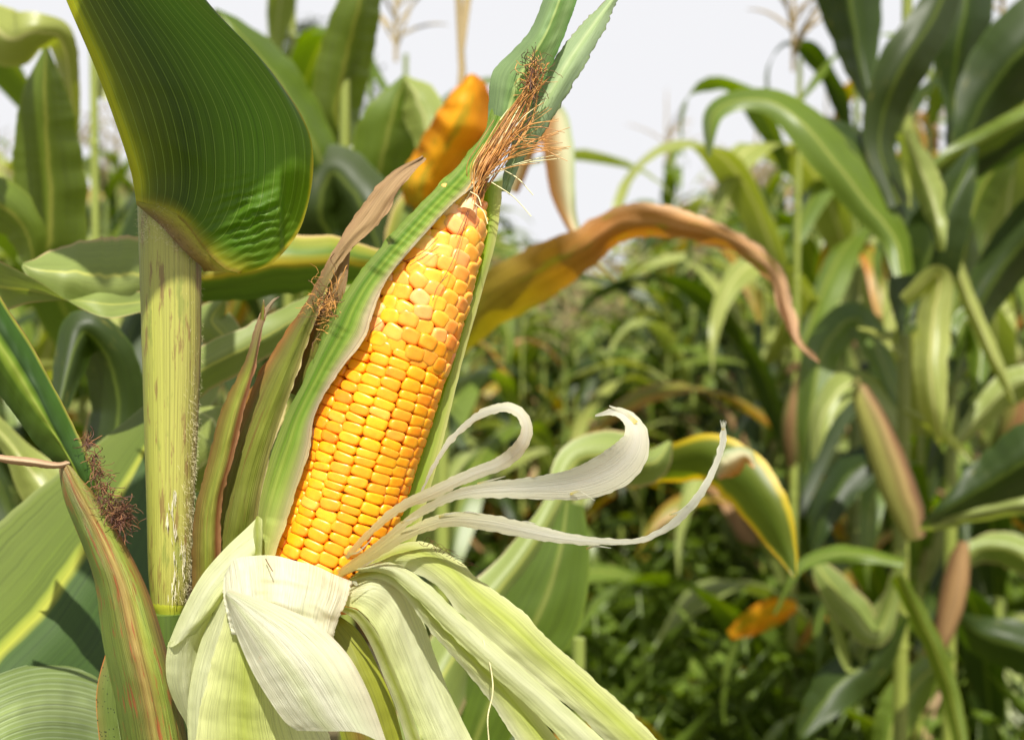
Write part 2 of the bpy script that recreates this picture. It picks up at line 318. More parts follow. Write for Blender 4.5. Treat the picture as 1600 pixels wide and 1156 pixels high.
def simple(name, col, rough=.6, sss=0, attr=False, spec=.4):
    m = bpy.data.materials.new(name); m.use_nodes = True; t = m.node_tree; p = t.nodes['Principled BSDF']
    p.inputs['Roughness'].default_value = rough; p.inputs['Specular IOR Level'].default_value = spec
    n = N(t, 'ShaderNodeTexNoise'); n.inputs['Scale'].default_value = 180; n.inputs['Detail'].default_value = 4
    g = N(t, 'ShaderNodeTexCoord'); t.links.new(g.outputs['Object'], n.inputs['Vector'])
    r = N(t, 'ShaderNodeValToRGB'); r.color_ramp.elements[0].position = .3; r.color_ramp.elements[1].position = .7
    r.color_ramp.elements[0].color = tuple(c * .6 for c in col) + (1,); r.color_ramp.elements[1].color = tuple(min(1, c * 1.25) for c in col) + (1,)
    t.links.new(n.outputs['Fac'], r.inputs[0]); t.links.new(r.outputs[0], p.inputs['Base Color'])
    return m
M['silk_brown'] = simple('silk_brown', G(104, 72, 44), .7)
M['silk_gold'] = simple('silk_gold', G(196, 140, 72), .45)
M['silk_dark'] = simple('silk_dark', G(74, 42, 30), .6)
M['silk_pale'] = simple('silk_pale', G(222, 214, 160), .45)
M['hair'] = simple('hair', G(214, 204, 160), .6)
M['silk_tan'] = simple('silk_tan', G(164, 108, 54), .5)
M['cob'] = simple('cob', G(226, 140, 62), .6)
M['scar'] = simple('scar', G(196, 190, 160), .8)

km = bpy.data.materials.new('kernel'); km.use_nodes = True; t = km.node_tree; p = t.nodes['Principled BSDF']
a = N(t, 'ShaderNodeVertexColor'); a.layer_name = 'Col'
kn = N(t, 'ShaderNodeTexNoise'); kn.inputs['Scale'].default_value = 260; kn.inputs['Detail'].default_value = 3
kg = N(t, 'ShaderNodeTexCoord'); t.links.new(kg.outputs['Object'], kn.inputs['Vector'])
kr = N(t, 'ShaderNodeValToRGB'); kr.color_ramp.elements[0].color = (.86, .82, .8, 1); kr.color_ramp.elements[1].color = (1.0, 1.0, 1.0, 1); kr.color_ramp.elements[0].position = .3; kr.color_ramp.elements[1].position = .6
kx = N(t, 'ShaderNodeMix', data_type='RGBA', blend_type='MULTIPLY'); kx.inputs[0].default_value = 1
t.links.new(kn.outputs['Fac'], kr.inputs[0]); t.links.new(a.outputs[0], kx.inputs[6]); t.links.new(kr.outputs[0], kx.inputs[7]); t.links.new(kx.outputs[2], p.inputs['Base Color'])
p.inputs['Roughness'].default_value = .33; p.inputs['Specular IOR Level'].default_value = .42
p.inputs['Subsurface Weight'].default_value = .35; p.inputs['Subsurface Radius'].default_value = (1, .38, .08); p.inputs['Subsurface Scale'].default_value = .0028
kb = N(t, 'ShaderNodeBump'); kb.inputs['Strength'].default_value = .12; kb.inputs['Distance'].default_value = .0006; t.links.new(kn.outputs['Fac'], kb.inputs['Height']); t.links.new(kb.outputs[0], p.inputs['Normal'])
M['kernel'] = km

# ------------------------------------------------------------------ ground, far things
gm = bpy.data.materials.new('ground'); gm.use_nodes = True; t = gm.node_tree; p = t.nodes['Principled BSDF']; p.inputs['Roughness'].default_value = .9
n1 = N(t, 'ShaderNodeTexNoise'); n1.inputs['Scale'].default_value = 3; n1.inputs['Detail'].default_value = 8
r1 = N(t, 'ShaderNodeValToRGB'); r1.color_ramp.elements[0].position = .35; r1.color_ramp.elements[1].position = .65
r1.color_ramp.elements[0].color = G(60, 62, 30) + (1,); r1.color_ramp.elements[1].color = G(96, 84, 56) + (1,)
g1 = N(t, 'ShaderNodeTexCoord'); t.links.new(g1.outputs['Object'], n1.inputs['Vector']); t.links.new(n1.outputs['Fac'], r1.inputs[0]); t.links.new(r1.outputs[0], p.inputs['Base Color'])
mb = MB(); rows = []
for i in range(61):
    rows.append([Vector(((j / 60 - .5) * (8 + 4 * 1.13 ** i), -3 + 1.10 ** i * 1.0, .03 * nse(i * .7, j * .7))) for j in range(61)])
mb.grid(rows); go_ = mb.build('ground', gm); go_['kind'] = 'structure'

# ------------------------------------------------------------------ generic corn plant
def leaf_geo(rg, z0, az, length, width, el0, droop, twist=0., segs=20, nu=5, r0=.01, wav=1.0):
    m = MB(); pos = Vector((math.cos(az) * r0, math.sin(az) * r0, z0)); el = el0; rows = []
    sd_ = rg.random() * 50; ds = length / segs; a = az
    for i in range(segs + 1):
        s = i / segs
        f = Vector((math.cos(a) * math.cos(el), math.sin(a) * math.cos(el), math.sin(el)))
        side = Vector((-math.sin(a), math.cos(a), 0)); nrm = side.cross(f)
        tw = twist * s * s
        sd2 = side * math.cos(tw) + nrm * math.sin(tw); nr2 = -side * math.sin(tw) + nrm * math.cos(tw)
        w = width / 2 * (min(1, .45 + s * 3.2)) * max(.02, (1 - max(0, (s - .35) / .65) ** 1.9))
        r = []
        for j in range(nu):
            u = j / (nu - 1) * 2 - 1
            lift = abs(u) * w * (.45 - .35 * s) + wav * .16 * width * abs(u) * math.sin(s * 17 + sd_ + (1.7 if u > 0 else 0)) * min(1, s * 4) * .7
            r.append(pos + sd2 * (u * w) + nr2 * (-lift * -1))
        rows.append(r)
        pos = pos + f * ds
        el -= droop * (0.35 + 1.7 * s) / segs; a += .25 * nse(s * 3, sd_) / segs * 3
    m.grid(rows); return m

def ear_geo(rg, z0, az, tilt=.45, L=.2, R=.025):
    m = MB(); pts = []; rd = []
    b = Vector((math.cos(az) * .012, math.sin(az) * .012, z0)); d = Vector((math.cos(az) * math.sin(tilt), math.sin(az) * math.sin(tilt), math.cos(tilt)))
    for i in range(12):
        s = i / 11; pts.append(b + d * (L * s)); rd.append(R * (.35 + .65 * math.sin(min(1, s * 2.2) * math.pi / 2)) * (1 if s < .55 else max(.08, 1 - ((s - .55) / .45) ** 1.4)))
    m.tube(pts, rd, 12); return m, b + d * L, d

def tassel_geo(rg, z0, L=.3):
    m = MB()
    def spike(b, d, l, r):
        pts = []; 
        for i in range(6): pts.append(b + d * (l * i / 5) + Vector((0, 0, -.25 * l * (i / 5) ** 2)))
        m.tube(pts, [r, r * 1.3, r * 1.2, r, r * .8, r * .3], 5)
    m.tube([Vector((0, 0, z0 + L * i / 5)) for i in range(6)], [.004, .0045, .004, .0035, .003, .001], 5)
    for k in range(9):
        a = rg.random() * 6.28; e_ = .5 + rg.random() * .7
        spike(Vector((0, 0, z0 + .02 + .012 * k)), Vector((math.cos(a) * math.cos(e_), math.sin(a) * math.cos(e_), math.sin(e_))), L * (.5 + .35 * rg.random()), .0026)
    return m

LM = ['leaf_deep', 'leaf_mid', 'leaf_pale', 'leaf_yellow', 'leaf_dry']
def plant_parts(seed, H=2.0, dryness=.15):
    rg = random.Random(seed); parts = []
    n = 12; st = MB()
    lean = (rg.random() - .5) * .06
    pts = [Vector((lean * (z / 12) ** 1.5, lean * .6 * (z / 12), H * .88 * z / 12)) for z in range(13)]
    st.tube(pts, [.0125 * (1 - .6 * z / 12) for z in range(13)], 8)
    for z in range(1, 12): st.tube([pts[z] - Vector((0, 0, .006)), pts[z], pts[z] + Vector((0, 0, .006))], [.0125 * (1 - .6 * z / 12), .0145 * (1 - .55 * z / 12), .0125 * (1 - .6 * z / 12)], 8)
    parts.append(('stalk', st, 'stalk'))
    az0 = rg.random() * 6.28
    for k in range(n):
        zf = (k + 1.0) / (n + .3); z = H * .86 * zf; az = az0 + (k % 2) * math.pi + rg.uniform(-.45, .45)
        low = zf < .35
        ln = (.62 + .22 * math.sin(zf * math.pi)) * rg.uniform(.85, 1.1) * (H / 2) * (1 if zf < .85 else .7)
        mt = rg.choices(LM, [3.2, 3, 3.2, .6 + dryness * 2, .15 + dryness * (8 if low else 1.3)])[0]
        g = leaf_geo(rg, z, az, ln, rg.uniform(.065, .09) * (.7 if zf > .88 else 1), rg.uniform(1.0, 1.3), rg.uniform(1.7, 2.9) + (.8 if mt == 'leaf_dry' else 0), rg.uniform(-.9, .9))
        parts.append(('leaf', g, mt))
    e_, tip, d = ear_geo(rg, H * .47, az0 + .3 + rg.random(), rg.uniform(.3, .6))
    parts.append(('ear', e_, 'husk_field'))
    s = MB()
    for k in range(14):
        dd = (d + Vector((rg.uniform(-.6, .6), rg.uniform(-.6, .6), rg.uniform(-.8, .2)))) * .04
        s.tube([tip, tip + d * .01 + dd * .5, tip + dd + Vector((0, 0, -.02))], .0012, 3, cap=False)
    parts.append(('silk', s, 'silk_brown'))
    parts.append(('tassel', tassel_geo(rg, H * .87), 'tassel'))
    return parts

PROTO = []
for s_ in range(7):
    pp = plant_parts(100 + s_, 2.0, .12 + .1 * (s_ % 3))
    if s_ % 2: pp = pp[:-1]
    near = [(nm, g.mesh(nm, [M[mt]])) for nm, g, mt in pp]
    mats = []; j = MB()
    for nm, g, mt in pp:
        if M[mt] not in mats: mats.append(M[mt])
        j.add(MB()); b = len(j.v); j.v += g.v; j.uv += g.uv; j.f += [tuple(i + b for i in f) for f in g.f]; j.mi += [mats.index(M[mt])] * len(g.f)
    PROTO.append((near, j.mesh('corn_plant', mats)))

FIELD = 'corn plants in the field'
def put_plant(x, y, k, sc, rz, label, parts, tilt=(0, 0)):
    near, far = PROTO[k % len(PROTO)]
    if parts:
        o = thing('corn_plant', label, 'corn plant', FIELD, (x, y, 0))
        for nm, me in near:
            if nm == 'tassel' and sc < .55: continue
            c = bpy.data.objects.new(nm, me); COL.objects.link(c); c.parent = o
    else:
        o = bpy.data.objects.new('corn_plant', far); COL.objects.link(o); o.location = (x, y, 0)
        o['label'] = label; o['category'] = 'corn plant'; o['group'] = FIELD
    o.scale = (sc,) * 3 if sc > .8 else (max(sc, .7),) * 2 + (sc,)
    o.rotation_euler = (tilt[0], tilt[1], rz)
    return o

def ytop(px):   # picture height the field reaches, by column
    T = [(-300, 60), (150, 90), (300, 60), (480, 130), (620, 130), (700, 200), (760, 300), (820, 370), (960, 385), (1010, 290), (1100, 255), (1160, 170), (1250, 150), (1330, 60), (1900, -40)]
    for (a, b), (c, d) in zip(T, T[1:]):
        if a <= px <= c: return b + (d - b) * (px - a) / (c - a)
    return 60
rg = random.Random(5)
cnt = 0
HOR = 578 - F * math.tan(-PITCH)
LAB = {'l': 'blurred green corn plant in the rows behind the peeled ear on the left', 'c': 'small blurred corn plant in the low far part of the field in the middle', 'r': 'blurred corn plant in the rows behind the tall plants on the right'}
def region_label(px, y):
    zone = [(130, 'at the far left edge'), (330, 'behind the big dark leaf'), (560, 'between the big leaf and the ear'), (760, 'behind the ear tip'), (960, 'in the low middle, right of the ear'), (1130, 'under the arching tan leaf'), (1300, 'left of the tall right-hand plants'), (1450, 'behind the reddish husked ear'), (9999, 'at the right edge')]
    z = [t_ for a_, t_ in zone if px < a_][0]
    return ('blurred corn plant ' if y < 3.2 else 'small blurred corn plant ' if y < 6 else 'tiny far corn plant ') + z + (', nearest rows' if y < 3.2 else ', middle rows' if y < 6 else ', farthest rows')
for row in range(-9, 14):
    xr0 = -.25 + row * .78
    y = 1.2
    while y < 10:
        y += rg.uniform(.26, .46) * (1 if y < 5 else 1.5)
        x = xr0 + .10 * (y - .6) + rg.uniform(-.08, .08)
        px = 800 + F * x / y
        if px < -150 or px > 1780: continue
        mind = 1.75 if px < 700 else (3.9 if px < 1010 else (4.0 if px < 1160 else 2.2))
        if y < mind: continue
        yt = ytop(px) + rg.uniform(-10, 45)
        h = 1.15 + (HOR - yt) * y / F
        h = min(h, 2.35); sc = h / 2.12
        if sc < .5: sc = .5
        lab = region_label(px, y)
        if cnt >= 285: continue
        cnt += 1
        put_plant(x, y, rg.randrange(7), sc, rg.random() * 6.28, lab, y < 5.0)

# the far part of the field: one mass of blades
far = MB(); rgf = random.Random(9)
for _ in range(84):
    px = rg.uniform(700, 1200); y = rg.uniform(3.8, 8); h = 1.15 + (HOR - ytop(px) - rg.uniform(0, 60)) * y / F; cnt += 1
    q_ = put_plant((px - 800) / F * y, y, rg.randrange(7), max(.5, h / 2.12), rg.random() * 6.28, region_label(px, y), y < 5)
fm = [M['leaf_mid'], M['leaf_pale'], M['leaf_deep'], M['leaf_dry'], M['leaf_yellow']]
for k in range(3600):
    y = 9.5 + 55 * rgf.random() ** 1.5; x = rgf.uniform(-.5, .5) * y * .95
    h = 1.15 + (HOR - min(ytop(800 + F * x / y) + 40, 440)) * y / F; h = min(h, 2.3)
    for q in range(3):
        g = leaf_geo(rgf, max(.2, h * rgf.uniform(.25, .85)), rgf.random() * 6.28, .6, .08, 1.2, 2.4, segs=6, nu=3)
        b = len(far.v); mi = rgf.choices(range(5), [4, 4.5, 3.5, 1.3, .9])[0]
        far.v += [(v[0] + x, v[1] + y, v[2]) for v in g.v]; far.uv += g.uv; far.f += [tuple(i + b for i in f) for f in g.f]; far.mi += [mi] * len(g.f)
fo = far.build('far_corn', fm); fo['kind'] = 'stuff'; fo['label'] = 'far mass of blurred green corn reaching the pale sky'; fo['category'] = 'corn field'

# weeds between the rows: one ground cover
wd = MB(); rgw = random.Random(4)
def leaflet(m, p, d, l, w, up):
    s = d.cross(up).normalized() * w
    b = len(m.v); nn = up * (l * .1)
    m.v += [tuple(p), tuple(p + d * l * .4 + s + nn), tuple(p + d * l), tuple(p + d * l * .4 - s + nn), tuple(p + d * l * .5 - nn)]
    m.uv += [(.5, 0), (1, .4), (.5, 1), (0, .4), (.5, .5)]
    m.f += [(b, b+1, b+4), (b+1, b+2, b+4), (b+2, b+3, b+4), (b+3, b, b+4)]; m.mi += [0] * 4
for k in range(2300):
    y = 1.7 + 5 * rgw.random(); x = rgw.uniform(-.05, .42) * y
    h = rgw.uniform(.22, .6) * (1 if y > 2.2 else .6)
    mi = rgw.choices([0, 1, 2], [6, 2, .5])[0]
    b0 = len(wd.f)
    st = Vector((x, y, 0)); lean = Vector((rgw.uniform(-.25, .25), rgw.uniform(-.25, .25), 1)).normalized()
    wd.tube([st, st + lean * h * .5, st + lean * h], .0018, 3, cap=False)
    grass = rgw.random() < .35
    for q in range(int(h * 34)):
        z = h * (q + 3) / (h * 34 + 3)
        a = q * 2.4; e_ = rgw.uniform(-.1, .7)
        d = Vector((math.cos(a) * math.cos(e_), math.sin(a) * math.cos(e_), math.sin(e_)))
        if grass: leaflet(wd, st + lean * z, (d + Vector((0, 0, .5))).normalized(), rgw.uniform(.08, .2), .004, Vector((0, .2, 1)))
        else:
            for z_ in (-.6, 0, .6):
                d2 = Matrix.Rotation(z_, 3, 'Z') @ d
                leaflet(wd, st + lean * z + d * .012, d2, rgw.uniform(.03, .065), rgw.uniform(.008, .016), Vector((rgw.uniform(-.3, .3), rgw.uniform(-.3, .3), 1)).normalized())
    for f in range(b0, len(wd.f)): wd.mi[f] = mi
wo = wd.build('weeds', [M['weed'], M['leaf_mid'], M['leaf_yellow']]); wo['kind'] = 'stuff'; wo['label'] = 'low green weeds and grass covering the gap between the corn rows'; wo['category'] = 'weeds'

# distant tree
def at(px, py, d): return P(px, py, (d - D0) * 100)
tb = at(484, 500, 42); tb.z = 0
tree = thing('broadleaf_tree', 'distant round dark tree rising above the corn at the upper left', 'tree', loc=tuple(tb))
tk = MB(); tk.tube([Vector((0, 0, 0)), Vector((.1, 0, 4)), Vector((-.1, 0, 7.5))], [.3, .22, .1], 10)
for q in range(7):
    a = q * 1.1; tk.tube([Vector((0, 0, 4.5 + q * .4)), Vector((math.cos(a) * .7, math.sin(a) * .7, 5.4 + q * .4)), Vector((math.cos(a) * 1.3, math.sin(a) * 1.3, 6.6 + q * .35))], [.09, .06, .02], 6)
tk.build('trunk', M['bark'], tree)
cr = MB(); rt = random.Random(3)
cl = [(Vector((rt.gauss(0, .75), rt.gauss(0, .75), rt.uniform(6.6, 9.6))), rt.uniform(.4, .8)) for _ in range(26)]
for c_, r_ in cl:
    for q in range(190):
        v = Vector((rt.gauss(0, 1), rt.gauss(0, 1), rt.gauss(0, 1))).normalized() * r_ * rt.random() ** .4
        d = Vector((rt.gauss(0, 1), rt.gauss(0, 1), rt.gauss(0, 1))).normalized()
        leaflet(cr, c_ + v, d, .16, .045, d.orthogonal().normalized())
cr.build('crown', M['leaf_deep'], tree)

# ------------------------------------------------------------------ THE MAIN PLANT
main = thing('corn_plant', 'sharp foreground corn plant with thick yellow-green stalk and peeled ripe golden ear', 'corn plant', FIELD, (P(262, 600, 2).x, P(262, 600, 2).y, 0))
ORI = Vector(main.location)
def part(m, name, mats, parent, label=None):
    """parts are modelled in world space; keep them there under their parent"""
    o = m.build(name, mats); o.parent = parent
    q = Vector((0, 0, 0)); a_ = parent
    while a_: q += Vector(a_.location); a_ = a_.parent
    for v in o.data.vertices: v.co -= q
    if label: o['label'] = label
    return o

# stalk with its leaf sheath
SE = [(-0, 0)]
stE = [(300, 214, 312), (360, 216, 314), (420, 218, 315), (560, 222, 314), (700, 226, 308), (800, 229, 303), (900, 232, 298), (945, 236, 290)]
def stalk_mesh(table, zoff, nseg, sides=40, ridge=.0):
    rr = crs([(a, b, c) for a, b, c in table], nseg); rows = []
    for i, (y, l, r) in enumerate(rr):
        cx, w = (l + r) / 2, (r - l) / 2; row = []
        for k in range(sides + 1):
            # start at the back so that u=.5 faces the camera
            th = 2 * math.pi * k / sides
            q = 1 + ridge * math.sin(th * 17) + .008 * nse(y * .02, k * .9)
            x = cx - w * math.sin(th) * q; dz = zoff + w * math.cos(th) * q * (D0 / F * 100) * .95
            row.append(P(x, y, dz))
        rows.append(row)
    m = MB(); m.grid(rows); return m
st = stalk_mesh(stE, 2.0, 60, ridge=.006)
up_ = []
stalk = part(st, 'stalk', M['main_stalk'], main)
nd = stalk_mesh([(938, 236, 290), (948, 236, 289), (962, 243, 284), (972, 250, 278)], 2.0, 10)
part(nd, 'node', M['node'], stalk)
lo = MB(); lo.tube([P(262, 955, 2.1), P(262, 1100, 2.3), P(262, 1700, 3), P(262, 3000, 4)] + [Vector((P(262, 3000, 4).x, P(262, 3000, 4).y, 0))], .0085, 16)
part(lo, 'lower_stalk', M['under_stalk'], stalk)
us = MB(); us.tube([P(262, 330, 2.6), P(268, 200, 3.2), P(262, 0, 3.6), P(255, -400, 4), P(250, -900, 4.5)], [.010, .009, .0085, .008, .006], 16)
part(us, 'upper_stalk', M['main_stalk'], stalk)
# hairs on the sheath margin
hr = MB(); rh = random.Random(2)
for q in range(1900):
    k = rh.random()
    if q < 1250:
        y = 395 + 545 * k; rr_ = crs([(a, c) for a, b, c in stE], 40); x = [c for a, c in rr_ if a <= y][-1] if y > 300 else 312
        x -= abs(rh.gauss(0, 9)); w = 47; c0 = x; dzz = 2 - .95 * math.sqrt(max(0, 1 - ((x - (x + 0) + 0) / w) ** 2)) * 0
        th = max(-1, min(1, (x - (262)) / 47)); dzz = 2 - 1.2 * math.sqrt(1 - th * th) * .95
    else:
        x = 214 + rh.random() * 110; y = 318 + rh.random() * 60 + max(0, x - 250) * .5; dzz = 2 - 1.2 * math.sqrt(max(0, 1 - min(1, ((x - 262) / 50) ** 2))) - .1
    b = P(x, y, dzz); l = rh.uniform(.0006, .0022)
    d = Vector((rh.uniform(.1, 1), rh.uniform(-1, -.1), rh.uniform(-.7, .5))).normalized()
    if q > 1250 and rh.random() < .5: d.x = -d.x
    hr.tube([b, b + d * l * .6, b + d * l + Vector((0, 0, -.0003))], [.000035, .00003, .000015], 3, cap=False)
part(hr, 'hairs', M['hair'], stalk)
# old scraped marks on the lower sheath
scs = MB()
for q in range(60):
    y = rh.uniform(765, 930); x = 274 + 8 * math.sin(y * .045) + rh.choice([-9, 6]) * (y - 755) / 90 * (1 if y < 845 else max(.2, (935 - y) / 90)) + rh.gauss(0, 1.6)
    th = max(-.95, min(.95, (x - 263) / 37)); dz = 2 - .96 * math.sqrt(1 - th * th) - .03
    pts = [P(x + rh.uniform(-1.5, 1.5), y + t_ * rh.uniform(8, 22), dz) for t_ in (0, .5, 1)]
    scs.tube(pts, [.00006, rh.uniform(.0001, .0002), .00005], 5, flat=.3, cap=False)
part(scs, 'scar', M['scar'], stalk)

# big leaf
def crease(x, y, z, u, v):
    # wrinkles near the collar and one sharp vertical fold
    w = math.exp(-((x - 395) / 45) ** 2 - ((y - 345) / 50) ** 2)
    z += w * .11 * (math.sin((x * .3 + y * 1.0) * .42 + 2.5 * nse(x * .04, y * .04)) + .6 * nse(x * .12, y * .16)) * (1 + nse(x * .05, y * .05, 3))
    w2 = math.exp(-((y - 350) / 70) ** 4)
    z += w2 * .8 / (1 + math.exp(-(x - 441) / 1.6)) * (1 if x < 470 else max(0, 1 - (x - 470) / 30))
    l = abs((y - 352) + (x - 350) * .55)
    z -= .28 * math.exp(-(l / 9) ** 2) * math.exp(-((x - 385) / 45) ** 2)
    return x, y, z
bl = patch([
    [(80, -60, 1.2), (103, 0, 1.2), (150, 110, 1.1), (190, 220, .9), (206, 275, .9), (213, 318, .9)],
    [(150, -60, .2), (178, 0, .1), (228, 110, -.2), (262, 210, -.1), (275, 280, .3), (278, 340, .62)],
    [(205, -60, -.5), (240, 0, -.7), (300, 100, -.9), (334, 200, -.7), (340, 300, -.1), (322, 392, .55)],
    [(255, -60, -.8), (290, 0, -.9), (365, 90, -1.0), (412, 180, -.8), (415, 310, -.3), (352, 420, .5)],
    [(280, -60, -.8), (318, 0, -.8), (410, 100, -.8), (455, 190, -.6), (452, 310, -.2), (375, 427, .6)],
    [(285, -60, -.2), (322, 0, -.1), (432, 122, 0), (487, 222, .2), (474, 345, .6), (425, 412, .7), (372, 429, .8)]],
    nv=150, nu=120, rip=.10, ripf=5, seed=3, post=crease)
bigleaf = part(bl, 'leaf', M['big_leaf'], main, 'broad dark green leaf with pale parallel veins and yellow midrib')
co = patch([[(213, 314, .86), (262, 326, .6), (300, 348, .6), (335, 386, .62), (358, 412, .72), (372, 428, .8)],
    [(213, 317, .86), (256, 338, .62), (290, 364, .62), (318, 396, .7), (335, 414, .8), (345, 424, .85)],
    [(213, 320, .88), (250, 352, .66), (280, 384, .66), (300, 404, .85), (314, 416, 1.1), (318, 424, 1.4)]], nv=50, nu=20, rip=.08, ripf=9, seed=5)
part(co, 'collar', blade('collar', [(0, G(150, 150, 30)), (.3, G(160, 156, 44)), (.7, G(140, 120, 50)), (1, G(120, 96, 56))], vs=[(0, G(150, 150, 50) + (.6,)), (.3, (0, 0, 0, 0))], nst=16, st=.3, vst=24, transl=.25, rough=.6, bump=.8, bumpd=.0008), bigleaf)
# upper leaves of the same plant, above the frame: one throws its shade on the big leaf
def SP(x, y, d): return P(x, y, -.3) + sd * d
ul = MB(); rws = []
upr = [(40, 400, 60, 30), (110, 320, 150, 120), (215, 215, 230, 172), (330, 115, 280, 190), (430, 20, 280, 185), (560, -90, 180, 120), (660, -190, 20, 20)]
for i, (x, y, wl, wr) in enumerate(crs(upr, 40)):
    rws.append([SP(x + .72 * q, y + .72 * q, .26 + .02 * math.sin(i * .3) + abs(q) * .00006) for q in [-wl + (wl + wr) * j / 10 for j in range(11)]])
ul.grid(rws); part(ul, 'leaf', M['leaf_deep'], main)
part(ribbon([(250, -560, 4, 60, 0), (150, -760, 0, 150, 5), (0, -900, -4, 160, 5), (-250, -900, -6, 30, 0)], nv=40, nu=7, rip=.5), 'leaf', M['leaf_deep'], main)

# ---- the ear
AX = [(455, 985, -.1), (492, 900, -.1), (535, 800, 0), (567, 700, .1), (602, 600, .2), (641, 500, .3), (684, 400, .45), (716, 330, .6), (733, 290, .7)]
AXW = [P(*a) for a in AX]
def rad(t):   # metres
    T = [(0, .0180), (.12, .0194), (.3, .0205), (.5, .0207), (.66, .0192), (.78, .0168), (.87, .0136), (.93, .0106), (.97, .0074), (1, .0025)]
    for (a, b), (c, d) in zip(T, T[1:]):
        if t <= c: return b + (d - b) * (t - a) / (c - a)
    return .003
AXS = [Vector(p_) for p_ in crs([tuple(v) for v in AXW], 401)]
LEN = sum((AXS[i+1] - AXS[i]).length for i in range(400))
def frame(t):
    i = min(399, max(0, int(t * 400))); f = t * 400 - i
    c = AXS[i].lerp(AXS[i + 1], f); a_ = (AXS[min(400, i + 3)] - AXS[max(0, i - 3)]).normalized()
    fr = (-FW - a_ * (-FW).dot(a_)).normalized(); rt_ = a_.cross(fr)   # fr faces the camera
    return c, a_, fr, rt_
def surf(t, th, h=0.):
    c, a_, fr, r_ = frame(t); n = fr * math.cos(th) + r_ * math.sin(th)
    return c + n * (rad(t) + h), a_, n, a_.cross(n)
ear = thing_ear = None
cobm = MB(); rows = []
for i in range(80):
    t_ = .08 + .92 * i / 79; rows.append([surf(t_, 2 * math.pi * k / 32, -.0016)[0] for k in range(33)])
cobm.grid(rows)
earo = part(cobm, 'ear', M['cob'], main, 'ripe golden ear with its husk peeled back')
ks = MB(); rk = random.Random(12)
OUT = 16; PROF = [(.9, -1.0), (.985, -.3), (1.0, .2), (.985, .5), (.93, .74), (.83, .89), (.64, .965), (.4, .99), (.18, 1.0)]
def kernel(t, th, wa, wb, hgt, col, ex=2.7, rot=0., dent=0.):
    p0, a_, n, tg = surf(t, th)
    n = (n + tg * rk.gauss(0, .04) + a_ * rk.gauss(0, .05)).normalized()
    tg2 = tg * math.cos(rot) + a_ * math.sin(rot); ax2 = a_ * math.cos(rot) - tg * math.sin(rot)
    b = len(ks.v); skew = rk.gauss(0, .06); sk2 = rk.gauss(0, .06)
    for (r_, h_) in PROF:
        for q in range(OUT):
            o = 2 * math.pi * q / OUT; co, si = math.cos(o), math.sin(o)
            ox = math.copysign(abs(co) ** (2 / ex), co); oy = math.copysign(abs(si) ** (2 / ex), si)
            x_ = ox * wa * r_ * (1 + sk2 * oy); y_ = oy * wb * r_ * (1 + skew * ox)
            hh = h_ * hgt - dent * hgt * max(0, 1 - (r_ / .7) ** 2) if h_ > 0 else h_ * hgt * 1.0
            ks.v.append(tuple(p0 + tg2 * x_ + ax2 * y_ + n * (hh - (x_ * x_) / (2 * rad(t)) * .6)))
            ks.uv.append((.5 + ox * r_ / 2, .5 + oy * r_ / 2))
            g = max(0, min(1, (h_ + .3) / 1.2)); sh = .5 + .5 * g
            ks.col.append((col[0] * (.96 + .04 * g), col[1] * (.75 + .25 * g), col[2] * (.7 + .3 * g), 1))  # kernel sides deeper orange: crevice shade put into the vertex colour
    pc = p0 + n * (hgt * (1.0 - dent))
    ks.v.append(tuple(pc)); ks.uv.append((.5, .5)); ks.col.append(tuple(col) + (1,))
    for i in range(len(PROF) - 1):
        for q in range(OUT):
            ks.f.append((b + i*OUT + q, b + i*OUT + (q+1) % OUT, b + (i+1)*OUT + (q+1) % OUT, b + (i+1)*OUT + q)); ks.mi.append(0)
    i = len(PROF) - 1
    for q in range(OUT): ks.f.append((b + i*OUT + q, b + i*OUT + (q+1) % OUT, b + len(PROF)*OUT)); ks.mi.append(0)
def kcol(t):
    base = Vector((.92, .34, .008)); tip = Vector((.94, .46, .085))
    f = max(0, min(1, (t - .60) / .34)); c = base.lerp(tip, f)
    v = rk.uniform(.9, 1.06); c = c * v; c.y *= rk.uniform(.88, 1.1); c.z *= rk.uniform(.6, 1.6)
    if rk.random() < .14: c.y *= .82
    if rk.random() < .08: c.y *= 1.15; c.z *= 4
    return tuple(min(1, x) for x in c)
NR = 17
rowS = [rk.random() for _ in range(NR)]
for j in range(NR):
    th0 = 2 * math.pi * (j + .5) / NR
    # the regular rows stop where the ear gets uneven
    end = .612 + .012 * math.sin(j * 2.1)
    s = .095 + .009 * rowS[j]; drift = rk.gauss(0, .01)
    while s < end:
        hb = (.0019 + .00021 * max(-1.8, min(1.8, rk.gauss(0, 1)))) * (1.12 if s < .2 else 1) * (1 + .12 * max(0, (s - .4) / .2))
        s += hb / LEN
        th = th0 + .035 * nse(s * 9, j * 3.3) + .014 * rk.gauss(0, 1)
        wa = math.pi * (rad(s) + .0013) / NR * rk.uniform(1.02, 1.08)
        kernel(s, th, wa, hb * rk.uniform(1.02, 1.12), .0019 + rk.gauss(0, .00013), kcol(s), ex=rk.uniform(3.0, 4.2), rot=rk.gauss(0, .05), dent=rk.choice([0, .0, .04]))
        s += hb / LEN
